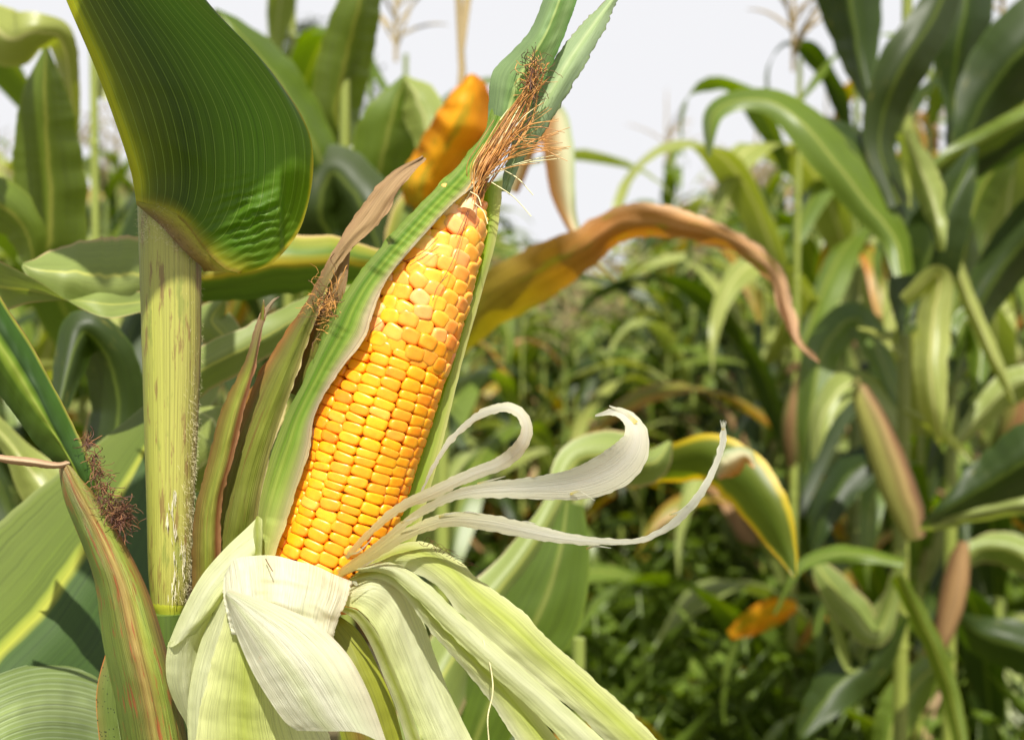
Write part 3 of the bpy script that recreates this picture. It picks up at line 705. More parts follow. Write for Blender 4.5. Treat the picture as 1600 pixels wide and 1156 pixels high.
# uneven part: staggered rings of rounder kernels
s = .625; ring = 0
while s < .975:
    n_ = max(5, round(2 * math.pi * (rad(s) + .001) / (.0071 if s < .8 else .0076))); hb = .00265 + .0003 * max(0, (s - .7) * 4)
    for j in range(n_):
        th = 2 * math.pi * (j + .5 * (ring % 2) + .07 * rk.gauss(0, 1)) / n_ + ring * .02
        ss = s + rk.gauss(0, .0007) / LEN + .0014 / LEN * math.sin(th * 2 + 1)
        if ss < .61 and rk.random() < .3: continue
        wa = math.pi * (rad(ss) + .002) / n_ * rk.uniform(1.06, 1.16)
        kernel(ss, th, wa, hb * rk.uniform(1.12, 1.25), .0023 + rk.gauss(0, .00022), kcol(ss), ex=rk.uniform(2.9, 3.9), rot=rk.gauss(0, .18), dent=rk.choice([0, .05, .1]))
    s += hb * 1.80 / LEN; ring += 1
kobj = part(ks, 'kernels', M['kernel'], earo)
# withered tip
tp = MB(); tp.tube([P(728, 335, -.6), P(733, 318, -.3), P(738, 303, .1), P(740, 290, .3)], [.0042, .0034, .0028, .0012], 10)
part(tp, 'cob_tip', simple('cob_tip', G(226, 176, 128), .6), earo)

def earz(px, py, gap=.15):
    """depth (cm) of the ear's front surface under a pixel, plus a gap"""
    best = None
    a_ = crs(AX, 60)
    k = min(range(60), key=lambda i: (a_[i][0] - px) ** 2 + (a_[i][1] - py) ** 2)
    r = (rad(k / 59) + .0026) * 100 / (D0 / F * 100)          # px
    dx = math.hypot(a_[k][0] - px, a_[k][1] - py)
    if dx >= r: return a_[k][2] - gap - .2
    return a_[k][2] - math.sqrt(r * r - dx * dx) * (D0 / F * 100) - gap - .2

def inside(px, py):
    a_ = crs(AX, 60); k = min(range(60), key=lambda i: (a_[i][0] - px) ** 2 + (a_[i][1] - py) ** 2)
    return py > 262 and math.hypot(a_[k][0] - px, a_[k][1] - py) < (rad(k / 59) + .0055) * 100 / (D0 / F * 100)
# ---- husk leaves that still stand
def rail(pts, gap): return [(x, y, earz(x, y, gap)) for x, y in pts]
green = patch([
    [(398, 850, 1.3), (400, 790, 1.3), (428, 690, 1.3), (476, 590, 1.3), (525, 480, 1.4), (584, 398, 1.4), (650, 325, 1.3), (718, 255, 1.2), (757, 205, 1.1), (768, 170, 1.0)],
    [(405, 865, .2), (415, 790, 0), (445, 690, 0), (490, 592, 0), (540, 490, .1), (600, 408, .2), (665, 336, .3), (730, 268, .4), (768, 212, .5), (785, 175, .6)],
    [(418, 872, -.6)] + rail([(437, 790), (466, 690), (505, 597), (558, 500), (617, 420)], .25) + [(680, 348, -.9), (742, 280, -.3), (778, 215, 0), (800, 180, .2)],
    [(430, 868, -1.1)] + rail([(455, 792), (484, 700), (492, 650), (522, 592), (572, 525), (582, 492), (603, 440), (645, 382)], .2) + [(703, 322, -1.2), (745, 285, -.6), (776, 225, -.2), (812, 185, .1)]],
    nv=160, nu=40, rip=.08, ripf=9, jag=3, jagf=26, seed=1, groove=.015, ng=9, clear=.2)
part(green, 'husk', M['husk_green'], earo, 'green husk leaf with a papery pale edge along the left of the kernels')
tipb = MB()
tipb.add(patch([
    [(762, 200, 1.1), (764, 150, 1.1), (770, 112, 1.1), (800, 80, 1.1), (828, 48, 1.1), (850, -5, 1.2), (866, -60, 1.4)],
    [(790, 200, .5), (800, 150, .3), (818, 105, .2), (838, 70, .2), (852, 35, .3), (868, -5, .5), (885, -60, .8)],
    [(812, 190, .6), (838, 150, .7), (856, 115, .8), (874, 75, .9), (888, 40, 1), (903, -5, 1.2), (915, -60, 1.4)]],
    nv=70, nu=30, rip=.1, seed=6, jag=1.5))
part(tipb, 'husk', M['blade_tip'], earo, 'grey-green husk blade standing up past the silk')
tipc = patch([
    [(780, 300, 1.6), (795, 240, 1.6), (812, 190, 1.5), (842, 135, 1.5), (868, 90, 1.5), (905, 42, 1.6), (945, 2, 1.7), (985, -40, 1.9)],
    [(790, 300, 1.2), (806, 250, 1.2), (830, 205, 1.1), (862, 155, 1.0), (888, 105, 1.1), (922, 55, 1.3), (955, 5, 1.5), (990, -40, 1.8)],
    [(796, 305, 1.5), (815, 255, 1.5), (845, 215, 1.4), (880, 158, 1.4), (912, 105, 1.4), (940, 55, 1.5), (966, 0, 1.7), (995, -45, 1.9)]],
    nv=90, nu=24, rip=.06, seed=8, jag=3.5, jagf=60)
part(tipc, 'husk', M['blade_grey'], earo, 'pale grey-green husk blade with a bitten right edge')
# standing husk behind the right side
inner = patch([
    [(700, 300, 1.8), (700, 400, 1.9), (660, 520, 1.9), (620, 640, 1.8), (575, 760, 1.7), (540, 860, 1.5)],
    [(742, 285, 1.2), (748, 380, 1.2), (715, 520, 1.2), (672, 650, 1.1), (622, 780, 1.0), (580, 880, .9)],
    [(762, 285, .8), (760, 380, .7), (735, 470, .7), (700, 590, .6), (660, 700, .5), (628, 800, .4), (600, 880, .4)],
    [(786, 282, .9), (776, 370, .9), (755, 450, .9), (724, 560, .8), (692, 690, .7), (668, 780, .7), (640, 880, .7)]],
    nv=90, nu=30, rip=.07, seed=11, jag=1)
part(inner, 'husk', M['husk_inner'], earo, 'bright green husk leaf standing behind the right of the kernels')

# ---- dried husks on the left
b1_ = patch([
    [(300, 905, 1.0), (318, 830, 1.4), (345, 720, 1.8), (392, 606, 2.0), (432, 540, 2.2), (480, 468, 2.4), (517, 398, 2.5), (556, 335, 2.6), (608, 272, 2.7), (660, 243, 2.8)],
    [(345, 905, .2), (365, 820, .3), (395, 700, .7), (430, 610, 1.0), (462, 530, 1.3), (498, 462, 1.6), (530, 392, 2.0), (572, 338, 2.2), (620, 280, 2.4), (662, 246, 2.7)],
    [(400, 905, .9), (405, 800, .9), (425, 705, 1.1), (463, 590, 1.3), (488, 515, 1.5), (508, 455, 1.7), (540, 400, 1.9), (590, 352, 2.1), (632, 286, 2.4), (667, 248, 2.7)]],
    nv=130, nu=36, rip=.2, ripf=8, jag=4, jagf=30, seed=21, groove=.02, ng=8)
part(b1_, 'husk', M['husk_brown'], earo, 'withered brown husk leaf curling up to a dry tip')
b2_ = patch([
    [(300, 920, 0), (300, 860, 0), (304, 800, .1), (322, 730, .3), (346, 640, .5), (384, 560, .7), (404, 495, .9), (424, 470, 1.0), (436, 463, 1.0)],
    [(325, 925, -.5), (328, 860, -.6), (332, 790, -.5), (348, 720, -.3), (366, 640, 0), (393, 565, .4), (408, 500, .7), (425, 472, .9), (436, 463, 1)],
    [(350, 925, 0), (345, 860, 0), (348, 780, 0), (364, 720, .1), (382, 640, .3), (400, 570, .5), (413, 503, .8), (427, 474, .95), (437, 464, 1)]],
    nv=110, nu=26, rip=.1, ripf=9, jag=2, jagf=30, seed=25, groove=.02, ng=6)
b2_.add(ribbon([(410, 500, .75, 9), (411, 485, .8, 6), (412, 468, .9, 1)], nv=12, nu=5))
part(b2_, 'husk', M['husk_point'], earo, 'narrow pointed husk leaf with reddish margin and split tip')
b3_ = ribbon([(470, 620, 1.9, 40), (505, 520, 2.0, 36), (530, 440, 2.1, 24), (545, 385, 2.3, 6)], nv=30, nu=7, seed=4, rip=.1)
part(b3_, 'husk', M['husk_brown'], earo)

def clump(name, c, n, spread, length, r, mats, parent, seed, bias=(0, 0, 0), curl=1.0, label=None):
    m = MB(); r_ = random.Random(seed)
    for q in range(n):
        px, py, dz = c[0] + r_.gauss(0, spread[0]), c[1] + r_.gauss(0, spread[1]), c[2] + r_.gauss(0, spread[2])
        a = P(px, py, dz); d = Vector((r_.gauss(0, 1) + bias[0], r_.gauss(0, .6) + bias[1], r_.gauss(0, 1) + bias[2])).normalized()
        pts = [a]; st_ = length * r_.uniform(.5, 1.3) / 7
        for k in range(7):
            d = (d + Vector((r_.gauss(0, .4), r_.gauss(0, .4), r_.gauss(0, .4))) * curl).normalized(); pts.append(pts[-1] + d * st_)
        m.tube([tuple(p_) for p_ in crs([tuple(p_) for p_ in pts], 12)], r * r_.uniform(.7, 1.2), 4, mi=r_.randrange(len(mats)), cap=False)
    return part(m, name, mats, parent, label)
clump('silk', (514, 482, 1.2), 130, (11, 17, .35), .010, .00012, [M['silk_brown'], M['silk_gold']], earo, 31, (0, 0, .3))

# ---- silk at the tip of the ear
sk = MB(); rs = random.Random(77)
for q in range(90):          # the main bundle
    a0 = (rs.gauss(738, 7), rs.uniform(295, 330), rs.gauss(-.2, .3)); w = rs.gauss(0, 1)
    far_ = rs.random()
    pth = [a0, (756 + 11 * w, 262, -.3 + rs.gauss(0, .2)), (778 + 12 * w, 225, -.2 + rs.gauss(0, .2)), (801 + 12 * w, 188, 0 + rs.gauss(0, .2)), (822 + 7 * w, 150, .1 + rs.gauss(0, .2)), (838 + 7 * w, 112 + rs.uniform(-14, 20), .1 + rs.gauss(0, .2))]
    pth = pth[:3 + int(far_ * 4)]
    pp_ = [P(*c) for c in crs(pth, 16)]
    sk.tube(pp_, .00014 * rs.uniform(.7, 1.5), 4, mi=rs.choices([0, 1, 2, 3], [6, 1, 3, .6])[0], cap=False)
ends = [(885, 200), (890, 231), (884, 243), (880, 243), (868, 182), (862, 172), (858, 124), (880, 205), (872, 212), (845, 195), (860, 222), (850, 178), (876, 228), (840, 255), (885, 236), (830, 232), (868, 240), (848, 160), (852, 165)]
for q, (ex_, ey_) in enumerate(ends + ends[::2]):
    w = rs.gauss(0, 1); b = rs.uniform(205, 285)
    x0 = 735 + (300 - b) * .62
    ex_ += rs.gauss(0, 4); ey_ += rs.gauss(0, 5)
    pth = [(x0 - 6, b + 22, -.5), (x0 + 8, b, -.5 + .2 * w), ((x0 + ex_) / 2 + 3 * w, (b + ey_) / 2 - 6 + rs.uniform(-10, 4), -.8 + .4 * w), (ex_, ey_, -1 + .7 * w)]
    sk.tube([P(*c) for c in crs(pth, 18)], [.00017 if k < 14 else .00011 for k in range(18)], 4, mi=rs.choices([0, 2, 3], [5, 2, 1])[0], cap=False)
for a, b in (((768, 285, -.6), (830, 338, -.9)), ((780, 262, -.4), (833, 305, -.8)), ((742, 318, -1.2), (762, 350, -1.3)), ((735, 300, -1), (752, 322, -1.1))):
    mid = ((a[0] + b[0]) / 2 + 3, (a[1] + b[1]) / 2 - 4, (a[2] + b[2]) / 2)
    sk.tube([P(*c) for c in crs([a, mid, b], 10)], .00018, 4, mi=3, cap=False)
# strands lying over the kernels
for pth in ([(738, 315), (728, 345), (716, 385), (704, 415), (690, 440)], [(735, 320), (722, 350), (712, 372)], [(600, 500), (585, 512), (578, 520)], [(684, 372), (660, 395), (625, 412), (614, 418)], [(686, 385), (665, 400), (640, 415)], [(700, 430), (684, 448), (676, 470)], [(485, 640), (490, 665), (486, 700), (480, 725)]):
    sk.tube([P(x, y, z) for x, y, z in crs([(x, y, earz(x, y, .12)) for x, y in pth], 14)], .00011, 4, mi=1, cap=False)
part(sk, 'silk', [M['silk_gold'], M['silk_dark'], M['silk_tan'], M['silk_pale']], earo, 'dry golden brown silk fanning out from the tip of the ear')
clump('silk', (832, 118, -.15), 110, (6, 14, .2), .008, .00013, [M['silk_dark'], M['silk_brown'], M['silk_gold']], earo, 35, (.3, 0, .3), .9, 'dark brown tuft of dried silk between the husk blades')

# ---- peeled husks below the ear
H = lambda m, mat, lab=None: part(m, 'husk', M[mat], earo, lab)
# shank / ear base under the collar
sh = MB(); sh.tube([P(440, 880, 0), P(455, 960, .3), P(450, 1080, .8), P(410, 1250, 1.3), P(330, 1420, 2.0), P(268, 1520, 2.4)], [.019, .017, .0145, .011, .009, .0085], 20)
part(sh, 'shank', M['husk_inner'], earo)
# left rolled husk
h = patch([
    [(404, 806, -.4), (386, 824, -.7), (350, 858, -1.1), (313, 902, -1.4), (283, 958, -1.6), (261, 1010, -1.6)],
    [(405, 812, -.9), (392, 840, -1.3), (362, 878, -1.9), (328, 918, -2.3), (297, 965, -2.4), (270, 1010, -2.3)],
    [(408, 830, -1.3), (404, 850, -1.6), (378, 882, -2.2), (348, 922, -2.6), (318, 962, -2.7), (285, 1000, -2.5)],
    [(404, 866, -1.3), (400, 880, -1.4), (374, 900, -1.9), (350, 932, -2.2), (334, 955, -2.3), (306, 990, -2.3)]], nv=50, nu=26, seed=41, rip=.07, groove=.018, ng=8)
h.add(patch([
    [(263, 1003, -1.8), (259, 1035, -1.7), (262, 1068, -1.5), (275, 1102, -1.2), (292, 1135, -.9), (300, 1200, -.6)],
    [(290, 992, -2.5), (284, 1030, -2.1), (284, 1068, -1.8), (290, 1102, -1.4), (300, 1135, -1.1), (310, 1200, -.7)],
    [(338, 940, -2.4), (322, 990, -1.6), (312, 1050, -1.3), (306, 1100, -1.0), (310, 1135, -.8), (320, 1200, -.5)]], nv=40, nu=20, seed=42, rip=.07))
H(h, 'husk_cream', 'cream husk leaf rolled outward at the lower left of the ear')
# small curl beside the kernels
h = patch([[(398, 815, -1.0), (394, 840, -1.1), (392, 868, -1.2)], [(402, 806, -1.6), (401, 840, -1.9), (400, 874, -1.9)], [(410, 812, -1.9), (410, 842, -2.3), (409, 872, -2.2)], [(408, 816, -1.2), (404, 842, -1.5), (404, 868, -1.5)]], nv=20, nu=14)
H(h, 'husk_lime')
# two layers hanging below
h = patch([
    [(350, 925, -2.2), (320, 985, -2.1), (301, 1048, -2.0), (293, 1110, -1.9), (296, 1200, -1.8)],
    [(365, 925, -2.8), (345, 985, -2.7), (328, 1048, -2.6), (322, 1110, -2.5), (322, 1200, -2.3)],
    [(400, 930, -2.9), (400, 1000, -2.9), (390, 1060, -2.8), (380, 1120, -2.7), (375, 1200, -2.5)]], nv=60, nu=20, seed=44, rip=.08, groove=.012, ng=7)
H(h, 'husk_cream')
h = patch([
    [(356, 925, -2.9), (349, 972, -3.0), (334, 1020, -3.05), (322, 1070, -3.0), (310, 1120, -2.9), (303, 1200, -2.8)],
    [(385, 930, -3.4), (385, 985, -3.45), (378, 1040, -3.5), (372, 1090, -3.4), (366, 1130, -3.2), (360, 1200, -3.0)],
    [(420, 940, -3.1), (425, 1000, -3.3), (430, 1060, -3.5), (440, 1120, -3.4), (450, 1160, -3.2), (465, 1210, -3.0)],
    [(440, 950, -2.4), (460, 1000, -2.6), (480, 1060, -2.8), (500, 1120, -2.8), (520, 1160, -2.7), (540, 1210, -2.5)]], nv=80, nu=34, seed=45, rip=.08, ripf=7, jag=3, jagf=22, groove=.012, ng=12)
H(h, 'husk_lime', 'pale lime husk leaf hanging straight down with a wavy edge')
# collar: the husk bent over right below the kernels
h = patch([
    [(350, 900, -2.3), (348, 922, -2.8), (352, 948, -3.4), (362, 990, -3.6)],
    [(366, 874, -2.3), (374, 905, -3.0), (384, 945, -3.75), (400, 1000, -4.0)],
    [(396, 868, -2.6), (402, 905, -3.3), (410, 950, -3.9), (420, 1005, -4.1)],
    [(430, 868, -2.7), (434, 905, -3.5), (440, 950, -4.0), (448, 1010, -4.2)],
    [(462, 876, -2.8), (460, 915, -3.45), (462, 955, -4.0), (468, 1015, -4.1)],
    [(494, 884, -2.8), (496, 925, -3.6), (494, 965, -3.95), (492, 1025, -4.0)],
    [(522, 897, -2.7), (520, 935, -3.4), (514, 970, -3.8), (508, 1030, -3.8)],
    [(550, 908, -2.4), (541, 940, -3.0), (527, 972, -3.5), (514, 1030, -3.6)]], nv=50, nu=70, seed=46, rip=.34, ripf=4, jag=3, jagf=40, groove=.04, ng=14)
h.add(ribbon([(540, 915, -1.8, 12), (552, 908, -1.9, 8), (558, 914, -2.0, 4), (566, 915, -2.1, 1)], nv=14, nu=5))
def flapz(x, y, z, u, v): return x, y, z
h.add(patch([
    [(352, 934, -3.4), (372, 998, -3.9), (396, 1052, -4.3), (424, 1098, -4.6), (446, 1128, -4.7), (464, 1141, -4.7)],
    [(352, 928, -3.8), (392, 985, -4.6), (430, 1032, -5.1), (466, 1076, -5.4), (490, 1110, -5.5), (512, 1142, -5.4)],
    [(354, 924, -3.9), (412, 962, -4.8), (462, 1003, -5.3), (506, 1050, -5.6), (536, 1098, -5.6), (560, 1144, -5.5)],
    [(358, 921, -3.7), (430, 944, -4.5), (490, 972, -4.8), (540, 1018, -5.0), (575, 1080, -5.0), (606, 1165, -4.9)]], nv=90, nu=60, seed=47, rip=.10, ripf=5, groove=.03, ng=11))
H(h, 'husk_white', 'papery white husk leaf folded over in front of the ear base')
# right side: bundle of layers
h = patch([
    [(545, 905, -1.0), (590, 868, -1.4), (640, 845, -1.7), (690, 858, -2.0), (750, 905, -2.2), (810, 950, -2.3), (862, 1002, -2.3), (945, 1075, -2.2), (1040, 1165, -2.0)],
    [(540, 905, -1.6), (590, 878, -2.1), (640, 868, -2.5), (688, 888, -2.8), (740, 935, -2.9), (795, 985, -2.9), (850, 1035, -2.8), (925, 1105, -2.6), (1010, 1180, -2.3)],
    [(535, 903, -1.6), (590, 888, -2.0), (636, 888, -2.4), (680, 915, -2.6), (725, 965, -2.6), (780, 1015, -2.6), (835, 1060, -2.5), (905, 1118, -2.4), (975, 1180, -2.2)]], nv=120, nu=36, seed=48, rip=.12, ripf=7, jag=4, jagf=20, groove=.02, ng=8)
H(h, 'husk_lime', 'long lime husk leaf sweeping down to the lower right')
h = patch([
    [(548, 900, -1.4), (600, 886, -1.9), (640, 905, -2.2), (690, 960, -2.3), (745, 1015, -2.3), (805, 1075, -2.2), (880, 1165, -2.0)],
    [(545, 905, -1.8), (598, 896, -2.5), (636, 918, -2.8), (682, 972, -2.8), (735, 1030, -2.8), (790, 1092, -2.6), (850, 1170, -2.4)],
    [(540, 910, -1.7), (594, 905, -2.3), (630, 930, -2.5), (672, 985, -2.6), (716, 1035, -2.5), (762, 1090, -2.4), (815, 1170, -2.3)]], nv=90, nu=26, seed=49, rip=.09, jag=2, groove=.02, ng=6)
H(h, 'husk_lime')
h = patch([
    [(560, 885, -1.9), (610, 878, -2.4), (660, 905, -2.8), (720, 960, -3.0), (790, 1020, -3.0), (870, 1090, -2.9), (960, 1170, -2.7)],
    [(555, 888, -2.3), (606, 888, -2.9), (652, 918, -3.2), (708, 972, -3.3), (775, 1034, -3.3), (850, 1100, -3.2), (930, 1175, -3.0)],
    [(550, 892, -2.2), (602, 897, -2.7), (645, 930, -3.0), (698, 985, -3.1), (760, 1045, -3.1), (830, 1108, -3.0), (900, 1180, -2.9)]], nv=100, nu=24, seed=50, rip=.08, jag=2, groove=.02, ng=6)
H(h, 'husk_cream')
# leaf curving down in the middle
h = patch([
    [(545, 912, -1.4), (590, 892, -1.9), (632, 905, -1.6), (658, 960, -1.2), (682, 1030, -1.0), (706, 1090, -.9), (745, 1170, -.8)],
    [(540, 930, -1.9), (575, 925, -2.6), (605, 955, -2.4), (630, 1010, -2.1), (655, 1070, -1.9), (680, 1120, -1.7), (715, 1180, -1.5)],
    [(532, 945, -1.9), (560, 952, -2.6), (588, 985, -2.6), (612, 1040, -2.3), (635, 1095, -2.1), (655, 1140, -2.0), (680, 1200, -1.8)]], nv=90, nu=34, seed=51, rip=.12, jag=1, groove=.018, ng=8)
H(h, 'husk_cream', 'broad cream husk leaf hanging down in the middle')
h = patch([
    [(530, 946, -2.0), (560, 954, -2.7), (590, 990, -2.8), (615, 1045, -2.5), (640, 1105, -2.3), (672, 1200, -2.0)],
    [(528, 952, -1.8), (552, 966, -2.3), (578, 1005, -2.3), (600, 1058, -2.1), (622, 1115, -1.9), (646, 1200, -1.6)]], nv=60, nu=14, seed=52, rip=.08)
H(h, 'husk_lime')
h = patch([
    [(520, 955, -.6), (560, 985, -.9), (590, 1040, -1.1), (615, 1100, -1.0), (640, 1200, -.8)],
    [(500, 960, -1.0), (530, 1010, -1.5), (555, 1060, -1.7), (580, 1120, -1.6), (600, 1200, -1.4)],
    [(480, 960, -.6), (495, 1030, -.9), (510, 1080, -1.1), (530, 1140, -1.1), (545, 1200, -1.0)]], nv=50, nu=20, seed=53, rip=.08)
part(h, 'husk', blade('husk_olive', [(0, G(136, 140, 40)), (.5, G(110, 112, 34)), (.7, G(120, 96, 40)), (1, G(124, 134, 44))], nst=30, st=.3, transl=.2, rough=.5, bump=.6), earo, 'olive outer husk seen between the peeled leaves')
# narrow torn strips
h = ribbon([(522, 890, -1.8, 5), (566, 844, -2.3, 10), (620, 796, -2.8, 14), (680, 768, -3.3, 20), (735, 742, -3.5, 19), (785, 722, -3.7, 22, .3), (815, 695, -3.7, 22, .9), (823, 668, -3.3, 17, 1.1), (812, 645, -2.8, 17, .8), (788, 636, -2.3, 15, .3), (745, 651, -2.0, 12), (702, 690, -1.8, 9), (676, 732, -1.7, 6), (658, 770, -1.6, 2)], nv=140, nu=8, fold=.12, jag=2.2, jagf=55, seed=61)
H(h, 'husk_strip', 'narrow white husk strip curled into a loop')
h = ribbon([(528, 894, -2.2, 6), (590, 852, -2.9, 11), (650, 805, -3.5, 13), (710, 774, -3.9, 16), (770, 765, -4.1, 26), (840, 762, -4.2, 36, .4), (900, 756, -4.1, 50, .8), (950, 738, -3.9, 62, 1.2), (982, 712, -3.6, 58, 1.6), (994, 682, -3.2, 40, 1.5), (985, 656, -2.8, 24, .8), (962, 643, -2.6, 14, .2), (930, 650, -2.5, 2)], nv=160, nu=14, fold=-.1, seed=62, jag=2, jagf=55)
h.add(ribbon([(990, 664, -2.9, 18), (975, 646, -2.7, 10), (952, 634, -2.6, 2)], nv=16, nu=5))
H(h, 'husk_strip', 'broad white husk strip bent up at its end')
h = ribbon([(528, 900, -2.4, 6), (590, 864, -3.2, 11), (640, 832, -3.7, 17), (700, 812, -4.0, 22), (760, 816, -4.2, 26), (820, 828, -4.2, 24), (880, 840, -4.2, 18), (940, 846, -4.2, 12), (1000, 844, -4.2, 9), (1045, 823, -4.1, 12, .2), (1080, 790, -4.0, 13, .3), (1108, 748, -3.8, 11), (1125, 708, -3.6, 10), (1130, 680, -3.5, 10), (1131, 660, -3.5, 3)], nv=170, nu=8, fold=.1, seed=63, jag=2.2, jagf=60)
for q in range(10): h.add(ribbon([(1130 + (q % 5) * .8 - 2, 672, -3.5, 1.2), (1131 + (q - 5) * 1.1, 656 + (q * 7) % 5, -3.5, .4)], nv=12, nu=3))
for a, b in (((560, 862), (585, 838)), ((905, 768), (930, 782)), ((760, 752), (790, 744)), ((1060, 800), (1078, 784)), ((730, 800), (752, 803)), ((930, 853), (955, 856)), ((700, 803), (718, 800)), ((820, 815), (838, 818)), ((640, 812), (655, 806))): h.add(ribbon([(a[0] - 14, a[1] + 4, -4.0, 4), (*a, -4.1, 3), (*b, -4.2, .6)], nv=12, nu=3))
H(h, 'husk_strip', 'long thin white husk strip rising to a frayed tip')
for cp in ([(532, 897, -2.0, 10), (575, 872, -2.6, 16), (618, 838, -3.0, 14), (650, 822, -3.3, 5)],):
    H(ribbon(cp, nv=40, nu=6, seed=64, fold=.12), 'husk_strip')
thr = MB(); thr.tube([P(*c) for c in crs([(755, 1000, -3.2), (766, 1040, -3.3), (770, 1080, -3.4), (762, 1120, -3.3), (764, 1160, -3.2)], 20)], .00025, 4, mi=0, cap=False)
part(thr, 'thread', M['silk_pale'], earo); thr = MB()
thr.tube([P(*c) for c in crs([(415, 873, -3.2), (420, 882, -3.5), (426, 892, -3.8)], 8)], .0002, 4, mi=0, cap=False)
part(thr, 'silk', M['silk_brown'], earo); thr = MB()
for q in range(12):
    x, y = 655 + q * 6, 848 + q * 3
    thr.tube([P(*c) for c in crs([(x, y, -2.4), (x + 8, y + rs.uniform(-14, 6), -2.7), (x + 20 + rs.uniform(0, 14), y + rs.uniform(-4, 14), -2.8)], 8)], .00009, 4, mi=0, cap=False)
part(thr, 'silk', M['silk_brown'], earo)

# ---- second, unripe ear on the left of the same stalk
e2 = patch([
    [(92, 735, 1.2), (100, 780, 1.2), (128, 850, 1.2), (148, 910, 1.2), (160, 1000, 1.2), (178, 1090, 1.3), (196, 1200, 1.4)],
    [(95, 728, .8), (112, 780, .3), (140, 850, -.1), (165, 920, -.4), (185, 1000, -.6), (206, 1090, -.6), (228, 1200, -.5)],
    [(100, 724, .7), (126, 780, 0), (158, 850, -.4), (188, 920, -.7), (212, 1000, -.9), (236, 1090, -.9), (258, 1200, -.7)],
    [(106, 722, .8), (142, 780, .3), (178, 848, -.1), (212, 920, -.4), (240, 1000, -.6), (264, 1090, -.6), (284, 1200, -.5)],
    [(112, 722, 1.2), (158, 785, 1.0), (196, 850, .9), (230, 920, .8), (256, 1000, .8), (280, 1090, .9), (300, 1200, 1.0)]], nv=110, nu=44, seed=71, rip=.1, ripf=7, groove=.035, ng=6)
e2.add(patch([[(112, 722, 1.2), (158, 785, 1.0), (196, 850, .9), (230, 920, .8), (256, 1000, .8), (280, 1090, .9), (300, 1200, 1.0)], [(108, 724, 2.0), (140, 785, 2.8), (172, 850, 3.2), (202, 920, 3.5), (228, 1000, 3.6), (252, 1090, 3.6), (270, 1200, 3.5)], [(92, 735, 1.2), (100, 780, 1.2), (128, 850, 1.2), (148, 910, 1.2), (160, 1000, 1.2), (178, 1090, 1.3), (196, 1200, 1.4)]], nv=30, nu=12))
ear2 = part(e2, 'ear', M['second_husk'], main, 'unopened slim ear with reddish streaked green husk and brown silk')
part(patch([
    [(-40, 380, -.5), (0, 462, -.2), (48, 536, .2), (82, 600, .4), (118, 670, .7), (150, 745, .9), (158, 800, 1.2)],
    [(-40, 430, -.8), (0, 500, -.6), (40, 570, -.3), (76, 640, 0), (104, 695, .4), (128, 740, .7), (150, 800, 1.2)],
    [(-40, 500, -.6), (0, 556, -.4), (38, 612, 0), (68, 662, .3), (92, 700, .6), (108, 728, .9), (120, 750, 1.2)],
    [(-40, 570, .6), (0, 618, .8), (28, 655, 1), (52, 690, 1.1), (76, 715, 1.2), (92, 730, 1.3), (100, 750, 1.4)]][::-1], nv=80, nu=40, seed=72, rip=.15, jag=1), 'husk', M['second_blade'], ear2, 'dark green husk blade with a bright midrib rising to the upper left')
part(patch([
    [(168, 1010, 1.5), (154, 1060, 1.5), (150, 1100, 1.5), (160, 1200, 1.5)],
    [(195, 1020, 1.4), (182, 1070, 1.2), (182, 1110, 1.2), (195, 1200, 1.2)]], nv=30, nu=12, seed=73, rip=.05), 'sheath', M['second_sheath'], ear2)
part(ribbon([(-40, 708, -.4, 12), (0, 716, -.2, 12), (50, 722, .1, 14), (90, 727, .4, 10), (112, 722, .7, 8)], nv=40, nu=8, fold=1.2, jag=1, seed=74), 'husk', M['dry_strip'], ear2, 'dried tan husk strip pointing left')
rust = simple('silk_rust', G(128, 86, 54), .7)
for q, (x, y, n_, sx, sy) in enumerate([(136, 692, 26, 2.5, 9), (146, 716, 34, 4, 9), (152, 738, 40, 5, 8), (160, 760, 46, 6, 9), (172, 784, 80, 8, 9), (188, 806, 120, 10, 10)]):
    clump('silk', (x, y, .5 - .1 * q), n_, (sx * .75, sy * .8, .12), .0062, .00014, [M['silk_brown'], rust, M['silk_dark']], ear2, 200 + q, (.25, 0, -.7), .8)
clump('silk', (192, 812, .1), 110, (7, 10, .15), .0055, .00013, [M['silk_brown'], M['silk_dark']], ear2, 36)

# ------------------------------------------------------------------ neighbouring plants with leaves placed where they stand
def stalk_to(px, d, ytop_, r=.011, parent=None, lean=0, mat='stalk'):
    """an upright stalk through the given column at distance d (m)"""
    b = at(px, 578, d); m = MB(); top = at(px, ytop_, d).z
    pts = [Vector((b.x + lean * (i / 14) ** 1.5 * .1, b.y, top * i / 14)) for i in range(15)]
    m.tube(pts, [r * (1 - .45 * i / 14) for i in range(15)], 12)
    for i in range(2, 14, 2): m.tube([pts[i] - Vector((0, 0, .005)), pts[i], pts[i] + Vector((0, 0, .005))], [r * (1 - .45 * i / 14), r * (1.12 - .45 * i / 14), r * (1 - .45 * i / 14)], 12)
    return part(m, 'stalk', M[mat], parent)
def nplant(px, d, label):
    b = at(px, 578, d); return thing('corn_plant', label, 'corn plant', FIELD, (b.x, b.y, 0))
def LF(pl, cp, mat, **kw):
    dd = (D0 * 100 + cp[len(cp) // 2][2]) / 55; kw.setdefault('nv', 60); kw.setdefault('nu', 11); kw.setdefault('rip', .16 * dd); kw.setdefault('un', .12); kw.setdefault('fold', (.45 + .5 * ((kw.get('seed', 0) * 37) % 10) / 10) * dd)
    kw.setdefault('ripf', 3.2)
    return part(ribbon(cp, **kw), 'leaf', M[mat] if isinstance(mat, str) else mat, pl)
